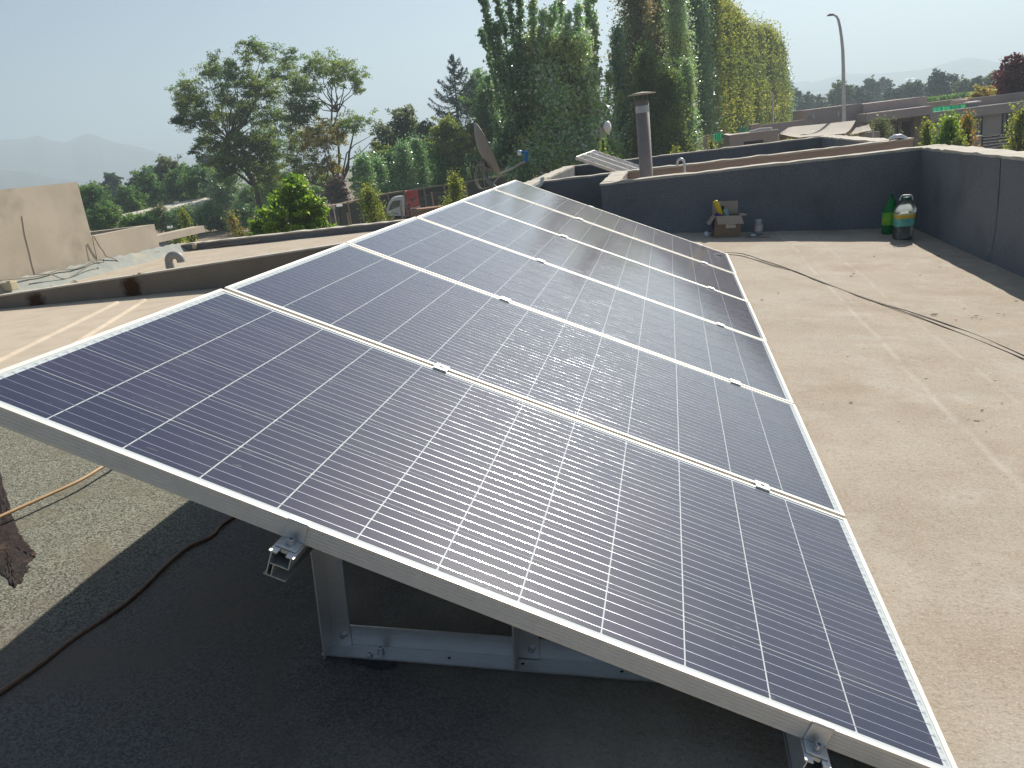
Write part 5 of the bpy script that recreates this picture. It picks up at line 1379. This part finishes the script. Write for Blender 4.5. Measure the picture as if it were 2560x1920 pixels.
# recessed middle part with canopy
hm = thing('grey_house', (hx(2250, 300, YH)[0], YH, GZ), 'taller middle house with a deep canopy over a dark red door', 'house')
YM = YH + 1.6
xm0, xm1, zm = hx(2159, 258, YM + 1)[0], hx(2318, 243, YM + 1)[0], hx(2240, 250, YM + 1)[2]
b = MB(); b.box((xm0, YM + 1, GZ), (xm1, YM + 9, zm)); b.build('wall', HST, hm)
xc0, xc1 = hx(2165, 300, YH - .2)[0], xr0 - .02
zc0, zc1 = hx(2165, 306, YH - .2)[2], hx(2165, 284.5, YH - .2)[2]
b = MB(); b.box((xc0, YH - .2, zc0), (xc1, YM + .998, zc1)); b.build('canopy', HST, hm)
b = MB(); b.box((xc0, YM + .2, GZ), (hx(2204, 320, YM)[0], YM + .997, zc0 - .002)); b.build('pier', HST, hm); b = MB(); b.box((xm1 - 1.0, YM + .1, GZ), (xr0 - .05, YM + .996, zc0 - .003)); b.build('pier', HST, hm)
window(hm, (2204, 309), (2245, 347), YM + 1, 0)
a_, c_ = hx(2255, 305, YM + 1), hx(2284, 364, YM + 1)
b = MB(); b.box((a_[0], YM + .93, GZ), (c_[0], YM + .99, a_[2])); dr = b.build('door', DOOR, hm)
b = MB(); b.box((c_[0] - .25, YM + .86, GZ + 1.0), (c_[0] - .2, YM + .925, GZ + 1.25)); b.build('handle', STEEL, dr)
# left part of the row
hl_ = thing('grey_house', (hx(2080, 290, YH)[0], YH + 2, GZ), 'house volume left of the canopy with a plain blank wall', 'house')
YL = YM + 1.5
x0, x1 = hx(2018, 274, YL)[0], xm0 - .002; zl = hx(2034, 273, YL)[2]
b = MB(); b.box((x0, YL, GZ), (x1, YL + 7, zl)); b.build('wall', HST, hl_)
x2 = hx(1898, 313, YL - .6)[0]; zl2 = hx(1900, 313, YL - .6)[2]
b = MB(); b.box((x2, YL - .6, GZ), (x0 + .4, YL - .004, zl2)); b.build('wall', HST, hl_)
b = MB()
for px, py in ((2038, 309), (2101, 302)):
    p = hx(px, py, YL - 1); b.tube([(p[0], YL - .3, zl2 - .05), (p[0], YL - .3, zl2 + .28)], .07, 8)
b.build('vent_stub', mat('white vent', (.6, .6, .58), rough=.6), hl_)
p0_ = hx(1877, 312, YL - 3); 
b = MB(); x6, x7 = hx(1877, 312, YL - 3)[0], hx(1899, 312, YL - 3)[0]; z6 = hx(1888, 313, YL - 3)[2]
b.box((x6, YL - 3, GZ), (x7, YL - 1.5, z6)); cap(b, (x6, YL - 3), (x7, YL - 1.5), z6 + .002, .06, .05); b.build('chimney_block', HST2, hl_)
# small block in front
YS = 52.0
hs = thing('small_building', (hx(1880, 350, YS)[0], YS, GZ), 'small pinkish flat roofed building with a dark strip window', 'building')
x0, x1, zs = hx(1823, 340, YS)[0], hx(1945, 327, YS)[0], hx(1823, 340, YS)[2]
b = MB(); b.box((x0, YS, GZ), (x1, YS + 5.5, zs)); b.build('wall', HST2, hs)
b = MB(); ragged(b, (x0 - .03, YS - .03), (x1 + .03, YS - .03), (0, .25), zs + .05, .045, 31, .3); ragged(b, (x0 - .03, YS + 5.4), (x0 - .03, YS + .23), (.25, 0), zs + .05, .045, 32, .3)
b.tube([(x1 - 1.6, YS + .3, zs + .06), (x1 - 1.0, YS + .3, zs + .15), (x1 - .3, YS + .3, zs + .12)], .09, 8); b.build('coping', mat('bright coping', (.66, .62, .56), rough=.9), hs)
a_, c_ = hx(1859, 355, YS), hx(1908, 366, YS)
b = MB(); b.box((a_[0], YS - .03, c_[2]), (c_[0], YS + .05, a_[2])); b.build('strip_window', WFR, hs)
# dark garden wall
YW = 62.0
x0, x1, zw = hx(1673, 351, YW)[0], hx(1785, 339, YW)[0], hx(1673, 351, YW)[2]
gw = thing('garden_wall', (x0, YW, GZ), 'dark grey garden wall left of the small pinkish building', 'wall')
b = MB(); b.box((x0, YW, GZ), (x1, YW + .25, zw)); b.build('wall_body', HST, gw)
b = MB(); ragged(b, (x0 - .02, YW - .03), (x1 + .02, YW - .03), (0, .31), zw + .05, .045, 33, .4); b.build('coping', mat('sunlit coping', (.60, .54, .40), rough=.9), gw)
# green nets
NET = leafmat('green shade net', [(0, (.02, .36, .17)), (1, (.035, .45, .24))], .5, (.012, .24, .12), .6, .6)
def net(name, p0, p1, h, label, Y0, Y1, seed, sag=.1):
    a_, c_ = hx(*p0, Y0), hx(*p1, Y1); b = MB(); n = 40; rows = []; q = np.random.default_rng(seed)
    for i in range(n + 1):
        f = i / n; base = a_ + (c_ - a_) * f
        fold = .12 * math.sin(i * 1.3) + q.normal() * .03
        rows.append([(base[0], base[1] + fold, base[2] - h), (base[0], base[1] + fold * .4 - .05, base[2] - h * .5), (base[0], base[1] - .02 * fold, base[2] - sag * abs(math.sin(f * 3.14 * 4)) * .5)])
    b.add([p for r in rows for p in r], [(i * 3 + k, (i + 1) * 3 + k, (i + 1) * 3 + k + 1, i * 3 + k + 1) for i in range(n) for k in range(2)], 0, True)
    t_ = thing('shade_net', (a_[0], a_[1], a_[2] - h), label, 'net')
    b.build('netting', NET, t_)
    b = MB()
    for f in (0, .25, .5, .75, 1):
        p = a_ + (c_ - a_) * f; b.tube([(p[0], p[1] + .05, p[2] - h - (3 if Y0 > 70 else .05)), (p[0], p[1] + .05, p[2] + .03)], .03, 6)
    b.build('net_post', GALV, t_)
net('shade_net', (1764, 327), (1877, 315), .55, 'green net stretched between pale shrubs and the pinkish building', 80, 84, 1)
net('shade_net', (1712, 340), (1764, 327.5), .40, 'lower left end of the green net by the garden wall', 78, 80, 2)
net('shade_net', (1785, 333), (1804, 331), .65, 'short green net hanging at the end of the garden wall', 63, 63, 3)
net('shade_net', (2331, 267), (2424, 257), .62, 'bright green net on the roof of the grey house', YH + 1.5, YH + 3.6, 4, .15)
# things on that roof
b = MB(); a_ = hx(2424, 258, YH + 2.4); c_ = hx(2447, 266, YH + 2.4)
t_ = thing('roof_unit', (a_[0], YH + 2.4, zr), 'grey roof unit with a white lid on the grey house', 'unit')
b.box((a_[0], YH + 2.4, zr), (c_[0], YH + 3.2, a_[2])); b.build('housing', mat('unit grey', (.22, .23, .26), rough=.6), t_)
b = MB(); b.box((a_[0] - .1, YH + 2.3, a_[2] + .002), (c_[0] + .1, YH + 3.3, a_[2] + .08)); b.build('lid', mat('unit white', (.75, .73, .68), rough=.6), t_)
# pale wall and grass strip beyond
DRY = mat('dry bare field', (0.42, 0.36, 0.27), (0.36, 0.31, 0.22), scale=.4, rough=1)
a_, c_ = hx(2300, 251, 84), hx(2475, 237.5, 84)
b = MB(); b.box((a_[0], 84, GZ), (c_[0], 86, c_[2])); tag(b.build('pale_wall', DRY, origin=(a_[0], 84, GZ)), 'long pale wall behind the net on the grey house', 'wall')
hed = thing('low_hedge', (hx(2320, 240, 120)[0], 120, GZ), 'low green hedge strip in front of the far trees', 'hedge')
rg = np.random.default_rng(77); n = 16000
A, B_ = hx(2300, 246, 120), hx(2520, 218, 120)
f = rg.uniform(0, 1, n)[:, None]; C = A + (B_ - A) * f; C[:, 2] = GZ + (C[:, 2] - GZ) * rg.uniform(.1, 1.0, n) ; C[:, 1] += rg.uniform(-2, 2, n)
leaf_mesh('leaves', LM['green'], hed, C, .2 * rg.uniform(.6, 1.2, n), 5, .4)
# tan canopy
TANF = mat('tan canopy cloth', (0.44, 0.39, 0.33), (0.38, 0.335, 0.28), scale=1.0, detail=6, rough=.9, bump=.2, bscale=3)
def canopy(name, outl, label, post_px):
    """outl: list of (px, py, Y) : left tip, front edge points..., right end, ridge points back to the left"""
    pts = [Vector(at_y(x, y, Y)) for x, y, Y in outl['front']]; rid = [Vector(at_y(x, y, Y)) for x, y, Y in outl['ridge']]
    t_ = thing(name, (pts[0].x, pts[0].y, GZ), label, 'canopy')
    n = 24; K = 8; rows = []
    def samp(L_, f):
        f *= len(L_) - 1; i = min(int(f), len(L_) - 2); return L_[i] + (L_[i + 1] - L_[i]) * (f - i)
    for i in range(n + 1):
        a_, c_ = samp(pts, i / n), samp(rid, i / n)
        rows.append([a_ + (c_ - a_) * (k / K) + Vector((0, 0, -.10 * math.sin(math.pi * k / K) + .008 * math.sin(i * .5 + k * .3))) for k in range(K + 1)])
    b = MB(); b.add([p for r in rows for p in r], [(i * (K + 1) + k, (i + 1) * (K + 1) + k, (i + 1) * (K + 1) + k + 1, i * (K + 1) + k + 1) for i in range(n) for k in range(K)], 0, True)
    back = [r[-1] for r in rows]
    b.add(back + [p + Vector((0, 1.6, -.75)) for p in back], [(i, i + 1, n + 2 + i, n + 1 + i) for i in range(n)], 0, True)
    b.build('cloth', TANF, t_)
    b = MB()
    for p in (pts[0], pts[len(pts) // 2], pts[-1]): b.tube([(p.x, p.y + .05, GZ), (p.x, p.y + .05, p.z - .02)], .04, 8)
    b.build('post', GALV, t_)
canopy('shade_canopy', dict(front=[(1947, 335, 37.5), (1972, 340, 37), (1999, 343.5, 37), (2045, 340, 37), (2113, 333, 37)], ridge=[(1950, 333, 38), (1970, 319, 40), (1986, 316.5, 41), (2060, 309, 41), (2139, 301.5, 41)]), 'tan cloth canopy with a long sloping face', None)
canopy('shade_canopy', dict(front=[(2112, 338, 38), (2145, 333, 38), (2183, 324, 38)], ridge=[(2140, 319, 40.5), (2158, 315, 40.5), (2172, 311, 40.5)]), 'smaller folded tan canopy beside the larger one', None)
b = MB(); a_ = hx(1947, 345, 42); c_ = hx(2200, 325, 42)
b.box((a_[0], 42, GZ), (c_[0], 42.2, hx(2080, 342, 42)[2])); b.build('back_wall', HST, None)
tag(bpy.data.objects['back_wall'], 'brown wall in the shade under the tan canopies', 'wall'); bpy.data.objects['back_wall'].name = 'low_wall'
# railing and gate at right
YG = 47.0
a_, c_ = hx(2433, 344, YG), hx(2454, 342, YG)
t_ = thing('gate_pillar', (a_[0], YG, GZ), 'grey square gate pillar between gate and railing', 'pillar')
b = MB(); b.box((a_[0], YG, GZ), (c_[0], YG + .5, a_[2])); b.build('pillar_body', HST2, t_)
b = MB(); cap(b, (a_[0], YG), (c_[0], YG + .5), a_[2] + .002, .05, .04); b.build('pillar_cap', bpy.data.materials['light coping'], t_)
b = MB(); e0 = hx(2417, 347, YG)[0]; zt = hx(2425, 346, YG)[2]
for k in range(9): b.box((e0, YG + .2, zt - .05 - k * .16), (a_[0] - .03, YG + .24, zt - k * .16))
b.box((e0 - .04, YG + .19, GZ), (e0, YG + .26, zt + .03)); tag(b.build('metal_gate', WFR, origin=(e0, YG, GZ)), 'narrow dark slatted gate left of the gate pillar', 'gate')
b = MB(); f1 = c_[0] + 5; zt2 = hx(2456, 343, YG)[2]
rl_ = thing('slat_railing', (c_[0], YG, GZ), 'dark horizontal slat railing right of the gate pillar', 'railing')
for k in range(10): b.box((c_[0] + .02, YG + .2, zt2 - .07 - k * .15), (f1, YG + .24, zt2 - k * .15))
b.build('slats', WFR, rl_)
for k in range(4):
    x = c_[0] + .1 + k * 1.35; b = MB(); b.box((x, YG + .245, GZ), (x + .06, YG + .3, zt2 + .02)); b.build('post', WFR, rl_)
# ------------------------------------------------------------------ lamp posts, pylon, antenna
POST = mat('painted lamp post', (0.55, 0.56, 0.55), (0.62, 0.63, 0.61), scale=3, rough=.5, metal=.3)
def lamp(px_b, D, ptop, bend, label, r0):
    g = ground(px_b[0], D); g = np.array(at_d(px_b[0], px_b[1], D)); g[2] = GZ
    pts = [g] + [at_d(x, y, D) for x, y in bend]
    t_ = thing('street_lamp', g, label, 'street lamp')
    n = len(pts); b = MB(); b.tube(pts, [r0 * (1 - .55 * i / (n - 1)) for i in range(n)], 12); b.build('post', POST, t_)
    e = Vector(pts[-1]); h = Vector(at_d(ptop[0], ptop[1], D)); d_ = (h - e).normalized(); L_ = (h - e).length
    b = MB(); up = Vector((0, 0, 1)); sd_ = d_.cross(up).normalized()
    for (s, zt_, wd) in ():
        pass
    prof = [(0, .05, .07), (.25, .10, .13), (.6, .09, .17), (.9, .045, .13), (1.0, .0, .04)]
    vs = []
    for f, ht, wd in prof:
        c = e + d_ * L_ * f; vs += [c + sd_ * wd + up * .0, c + up * ht + sd_ * wd * .5, c + up * ht - sd_ * wd * .5, c - sd_ * wd, c - up * .02]
    b.add(vs, [(i * 5 + k, i * 5 + (k + 1) % 5, (i + 1) * 5 + (k + 1) % 5, (i + 1) * 5 + k) for i in range(4) for k in range(5)] + [(4, 3, 2, 1, 0), (20, 21, 22, 23, 24)], 0, True)
    b.build('lamp_head', mat('lamp head grey', (.30, .29, .28), rough=.5) if 'lamp head grey' not in bpy.data.materials else bpy.data.materials['lamp head grey'], t_)
    return t_
lamp((2111, 400), 47, (2067, 40), [(2109.6, 290), (2108.6, 220), (2108.4, 170), (2107, 125), (2104, 95), (2100.5, 70), (2096, 50), (2092, 42), (2086, 38)], 'tall curved street lamp rising above the tan canopy', .105)
lamp((1935, 420), 76, (1928, 229), [(1934, 330), (1932.6, 290), (1931.4, 250), (1931, 236), (1932, 232)], 'shorter street lamp in front of the yellow green poplars', .085)
D_ = 900
g = ground(2275, D_); t_ = thing('power_pylon', g, 'tiny hazy power pylon on the right horizon', 'pylon')
zt = at_d(2275, 196, D_)[2]
b = MB(); H_ = zt - GZ
for sx_, sy_ in ((1, 1), (1, -1), (-1, 1), (-1, -1)):
    b.tube([(g[0] + sx_ * 3.5, g[1] + sy_ * 3.5, GZ), (g[0] + sx_ * 1.2, g[1] + sy_ * 1.2, GZ + H_ * .6), (g[0] + sx_ * 1.0, g[1] + sy_ * 1.0, zt)], .28, 5)
for k in range(10):
    f = k / 10; w_ = 3.5 - 2.4 * min(1, f / .6); w2 = 3.5 - 2.4 * min(1, (f + .1) / .6)
    b.tube([(g[0] - w_, g[1] - w_, GZ + H_ * f), (g[0] + w2, g[1] - w2, GZ + H_ * (f + .1))], .16, 4)
    b.tube([(g[0] + w_, g[1] - w_, GZ + H_ * f), (g[0] - w2, g[1] - w2, GZ + H_ * (f + .1))], .16, 4)
b.build('lattice', GALV, t_)
b = MB()
for zz, hwid in ((zt - .5, 4.5), (zt - 3.2, 3.5)): b.tube([(g[0] - hwid, g[1], zz), (g[0] + hwid, g[1], zz)], .25, 5)
b.build('crossarm', GALV, t_)
b = MB()
for o_ in (0, 1):
    b.tube([at_d(1930, 236 + o_ * 3, 1250), at_d(2100, 219 + o_ * 3, 1060), (g[0] - 3.5 + o_ * 7, g[1], zt - 1 - o_ * 2), at_d(2400, 180 + o_ * 4, 800), at_d(2620, 152 + o_ * 4, 700)], .10, 4)
tag(b.build('power_line', GALV, origin=g), 'thin power lines strung from the pylon across the hazy hills', 'cable')
# white antenna on a pole
D_ = 24; g = at_d(1505, 352, D_); g[2] = GZ
t_ = thing('antenna_pole', g, 'white dish antenna on a grey pole in front of the silver poplars', 'antenna')
pt = at_d(1504, 318, D_)
b = MB(); b.tube([g, at_d(1506, 345, D_), pt], .06, 10); b.build('pole', mat('pole grey', (.36, .33, .30), rough=.6), t_)
c = Vector(at_d(1519, 318, D_)); rg_ = Vector((Rw[0][0], Rw[0][1], 0)).normalized(); fw = Vector((c.x - CAM[0], c.y - CAM[1], 0)).normalized()
ax = (rg_ * .86 - fw * .35 + Vector((0, 0, -.06))).normalized()
b = MB(); b.lathe([(0, -.10), (.07, -.095), (.13, -.06), (.165, .0), (.165, .03), (.12, .07), (0, .085)], c, ax, 26); b.build('reflector', mat('white radome', (.72, .73, .75), rough=.4), t_)
b = MB(); b.tube([Vector(pt) + Vector((0, 0, -.12)), c - ax * .08], .05, 8); b.build('bracket', mat('bracket grey', (.45, .43, .41), rough=.6), t_)
# small solar garden lamps
def garden_lamp(px, py, ybot, D, label):
    g = at_d(px - 2, ybot, D); g[2] = GZ; p = Vector(at_d(px, py, D))
    t_ = thing('garden_lamp', g, label, 'garden lamp')
    b = MB(); b.tube([g, (p.x, p.y, p.z - .06)], .035, 8); b.build('post', WFR, t_)
    rg_ = Vector((Rw[0][0], Rw[0][1], 0)).normalized(); fw = Vector((p.x - CAM[0], p.y - CAM[1], 0)).normalized()
    b = MB(); b.obox(p - rg_ * .16 - fw * .12, rg_ * .32, fw * .26 + Vector((0, 0, .10)), Vector((0, 0, .03))); b.build('lamp_top', mat('pale lamp top', (.62, .60, .57), rough=.4) if 'pale lamp top' not in bpy.data.materials else bpy.data.materials['pale lamp top'], t_)
garden_lamp(849, 517, 600, 45, 'small garden lamp with a pale flat top left of the lime sapling')
garden_lamp(426, 571, 640, 47, 'small garden lamp with a pale top behind the beige beam')
p = Vector(at_d(833, 519, 46)); rg_ = Vector((Rw[0][0], Rw[0][1], 0)).normalized()
b = MB(); b.obox(p - rg_ * .09 - Vector((0, 0, .07)), rg_ * .18, Vector((0, .02, 0)), Vector((0, 0, .14)))
b.tube([(p.x, p.y + .03, GZ), (p.x, p.y + .03, p.z)], .025, 6)
tag(b.build('white_sign', PAPER, origin=(p.x, p.y, GZ)), 'tiny white sign on a stake left of the garden lamp', 'sign')
# ------------------------------------------------------------------ rail fence with dark mesh
WOOD = mat('weathered wood', (0.30, 0.23, 0.165), (0.38, 0.30, 0.22), scale=2, stretch=(1, 1, 6), rough=.9)
MESHM = mat('dark fence mesh', (0.055, 0.05, 0.045), (0.10, 0.085, 0.07), scale=4, stretch=(.3, .3, 6), rough=.95)
rp_ = [(782, 522, 62), (820, 516, 64), (870, 506, 66), (920, 493, 68), (970, 484, 69), (1010, 478, 70), (1060, 470, 71), (1110, 463, 72), (1160, 456, 73), (1210, 447, 74), (1270, 438, 75)]
rt = [Vector(at_d(x, y, D)) for x, y, D in rp_]
fe = thing('rail_fence', (rt[0].x, rt[0].y, GZ), 'wooden rail fence with dark mesh behind the truck', 'fence')
b = MB(); b.tube(rt, .075, 8); b.build('top_rail', WOOD, fe)
b = MB()
for a_, c_ in zip(rt[:-1], rt[1:]):
    b.quad((a_.x, a_.y + .06, GZ - .3), (c_.x, c_.y + .06, GZ - .3), (c_.x, c_.y + .06, c_.z - .1), (a_.x, a_.y + .06, a_.z - .1))
b.build('mesh_panel', MESHM, fe)
for i, p in enumerate(rt):
    b = MB(); b.tube([(p.x, p.y - .1, GZ - .2), (p.x, p.y - .1, p.z + .1)], .06, 8); b.build('post', WOOD, fe)
wf = thing('wire_fence', ground(880, 52), 'thin wire fence on wooden posts in front of the truck', 'fence')
wp = [(800, 548, 50), (868, 532, 51), (934, 522, 52), (1001, 513, 53), (1079, 480, 60), (1122, 478, 62), (1165, 468, 63)]
W3 = [Vector(at_d(x, y, D)) for x, y, D in wp]
for p in W3:
    b = MB(); b.tube([(p.x, p.y, GZ), tuple(p)], .055, 7); b.build('post', WOOD, wf)
b = MB()
for dz_ in (.08, .3, .55, .8, 1.05):
    b.tube([p - Vector((0, 0, dz_)) for p in W3], .004, 5)
b.build('wires', WFR, wf)
# ------------------------------------------------------------------ truck
DT = 57.0
o_ = np.array(at_d(990, 545, DT)); rgt = Vector((Rw[0][0], Rw[0][1], 0)); fwd = Vector((o_[0] - CAM[0], o_[1] - CAM[1], 0)).normalized()
rgt = fwd.cross(Vector((0, 0, 1))).normalized()
n0 = fwd
def tp(px, py, dep=0.0):                    # point of the truck's near side plane
    d = ray(px, py); s = (np.array(o_) - CAM) @ np.array(fwd) / (d @ np.array(fwd)); return Vector(CAM + d * s) + fwd * dep
tr = thing('small_truck', (o_[0], o_[1], GZ), 'small white flatbed truck with a red headboard facing left', 'truck')
WP = mat('white truck paint', (0.62, 0.63, 0.64), rough=.35, coat=.5)
CW = 1.55
b = MB(); prof = [(967, 540), (966.5, 528), (970.5, 511), (979, 498.5), (988, 493), (1000, 491), (1011, 490.5), (1013, 540)]
b.prism([tp(*q) for q in prof], fwd * CW); cab_ = bevel(b.build('cab', WP, tr), .03, 2)
GLS = mat('truck glass', (0.035, 0.075, 0.065), (0.10, 0.15, 0.12), scale=2.5, rough=.06, coat=1.0)
b = MB(); b.prism([tp(*q, -.012) for q in ((971.5, 527), (974.5, 515), (982, 502.5), (1001, 500), (1001, 516), (985, 521.5))], fwd * .01); b.build('side_window', GLS, cab_)
b = MB(); b.prism([tp(969.5, 514, .12) - rgt * .015, tp(979, 499.5, .12) - rgt * .015, tp(979, 499.5, CW - .12) - rgt * .015, tp(969.5, 514, CW - .12) - rgt * .015], rgt * .012); b.build('windscreen', GLS, cab_)
DK = mat('dark trim', (0.035, 0.033, 0.032), rough=.6)
b = MB()
b.prism([tp(1003.3, 500, -.006), tp(1004, 500, -.006), tp(1005, 539, -.006), tp(1004.3, 539, -.006)], fwd * .004)
b.prism([tp(1003, 529.5, -.012), tp(1006.5, 529.5, -.012), tp(1006.8, 535.5, -.012), tp(1003.3, 535.5, -.012)], fwd * .01); b.build('door_handle', DK, cab_)
b = MB()
for x in (983.5, 988, 992.5): b.prism([tp(x, 532, -.006), tp(x + 3, 531.8, -.006), tp(x + 3.1, 535.3, -.006), tp(x + .1, 535.5, -.006)], fwd * .004)
b.build('door_marking', mat('grey marking', (.22, .22, .24), rough=.6), cab_)
RED = mat('faded red board', (0.52, 0.085, 0.075), (0.60, 0.16, 0.14), scale=2, detail=6, rough=.7)
b = MB()
b.prism([tp(1014, 478.5, .1), tp(1018.5, 477.5, .1), tp(1024, 541, .1), tp(1019.5, 541, .1)], fwd * 1.45)
b.prism([tp(1018.6, 478, .3), tp(1044.5, 474.5, .3), tp(1049.5, 516, .3), tp(1023, 521.5, .3)], fwd * .06); hb = b.build('headboard', RED, tr)
b = MB(); b.prism([tp(1029, 497, .29), tp(1033, 496.5, .29), tp(1033.5, 505, .29), tp(1029.5, 505.5, .29)], fwd * .008); b.prism([tp(1035.5, 494, .29), tp(1038.5, 491, .29), tp(1037.5, 501, .29), tp(1035.8, 502, .29)], fwd * .008); b.build('hole', DK, hb)
b = MB(); b.prism([tp(1023, 522, .25), tp(1050, 516.5, .25), tp(1051.5, 519.5, .25), tp(1024, 525, .25)], fwd * .2); b.build('white_sill', WP, hb)
BED = mat('rusty brown bed', (0.26, 0.15, 0.085), (0.32, 0.20, 0.12), scale=2, rough=.9)
b = MB(); b.prism([tp(1024.5, 526), tp(1125, 514), tp(1129, 540), tp(1026, 546)], fwd * CW); b.build('flatbed', BED, tr)
b = MB(); q = np.random.default_rng(3); rows = []
for i in range(17):
    for j in range(6):
        p = tp(1026 + 98 * i / 16, 526 - 12 * i / 16, .08 + (CW - .16) * j / 5); p.z += (.12 + .1 * mnoise.noise((i * .4, j * .5, 2))) * math.sin(math.pi * j / 5) * math.sin(math.pi * min(1, (i + .5) / 3)) ; rows.append(p)
b.add(rows, [(i * 6 + j, (i + 1) * 6 + j, (i + 1) * 6 + j + 1, i * 6 + j + 1) for i in range(16) for j in range(5)], 0, True); b.build('soil_load', mat('red soil', (.30, .17, .10), (.24, .14, .085), scale=3, rough=1), tr)
b = MB(); b.prism([tp(1020.5, 512, -.04), tp(1024, 511.5, -.04), tp(1027.5, 545, -.04), tp(1023.5, 545, -.04)], fwd * .1); b.build('stake', mat('dark stake', (.10, .065, .04), rough=.8), tr)
b = MB(); b.prism([tp(969, 541.5, .15), tp(1128, 546, .15), tp(1128, 550, .15), tp(969, 549, .15)], fwd * (CW - .3)); b.build('chassis', DK, tr)
for wx in (984, 1100):
    for dep in (.02, CW - .22):
        c = tp(wx, 552, dep); rW = .30
        c.z = GZ + rW
        b = MB(); b.lathe([(.17, 0), (rW - .04, -.005), (rW, .03), (rW, .17), (rW - .04, .2), (.17, .195)], c, fwd, 26)
        wl = b.build('wheel', mat('tyre', (.025, .025, .025), rough=.85) if 'tyre' not in bpy.data.materials else bpy.data.materials['tyre'], tr)
        b = MB(); b.lathe([(0, .03), (.06, .02), (.1, .04), (.17, .02), (.17, .19), (0, .18)], c, fwd, 20); b.build('rim', mat('rim grey', (.4, .4, .4), rough=.5, metal=.5) if 'rim grey' not in bpy.data.materials else bpy.data.materials['rim grey'], wl)
# long pale shed behind the left bushes
DS = 104
A, B_ = np.array(at_d(300, 557, DS)), np.array(at_d(770, 455, DS + 18)); A2, B2 = np.array(at_d(300, 537, DS + 6)), np.array(at_d(770, 436, DS + 24))
sh = thing('long_shed', (A[0], A[1], GZ), 'long low shed with a pale sunlit roof glimpsed through the left bushes', 'shed')
SHR = mat('pale sheet roofing', (0.64, 0.58, 0.50), (0.56, 0.50, 0.42), scale=.5, rough=.8)
b = MB(); b.add([A, B_, B2, A2] + [p + np.array([0, 0, -.1]) for p in (A, B_, B2, A2)], [(0, 1, 2, 3), (7, 6, 5, 4), (0, 4, 5, 1), (1, 5, 6, 2), (2, 6, 7, 3), (3, 7, 4, 0)]); b.build('roof', SHR, sh)
b = MB(); lowr = lambda p, dz_: (p[0], p[1], p[2] + dz_)
gA, gB, gB2, gA2 = [(p[0], p[1], GZ - .2) for p in (A, B_, B2, A2)]
b.add([gA, gB, gB2, gA2] + [lowr(p, -.12) for p in (A, B_, B2, A2)], [(0, 1, 5, 4), (1, 2, 6, 5), (2, 3, 7, 6), (3, 0, 4, 7)]); b.build('wall', HST2, sh)

# ------------------------------------------------------------------ air
hz = MB(); hz.box((-3600, -3600, GZ - 1.6), (3600, 3700, 250))
hm_ = bpy.data.materials.new('haze'); hm_.use_nodes = True
n = hm_.node_tree; n.nodes.remove(n.nodes['Principled BSDF'])
pv = n.nodes.new('ShaderNodeVolumePrincipled')
pv.inputs['Color'].default_value = (0.70, 0.86, 0.97, 1); pv.inputs['Density'].default_value = 0.0008; pv.inputs['Anisotropy'].default_value = 0.25
n.links.new(pv.outputs[0], n.nodes['Material Output'].inputs['Volume'])
tag(hz.build('haze', hm_), 'thin pale haze over the valley', 'haze', kind='stuff')
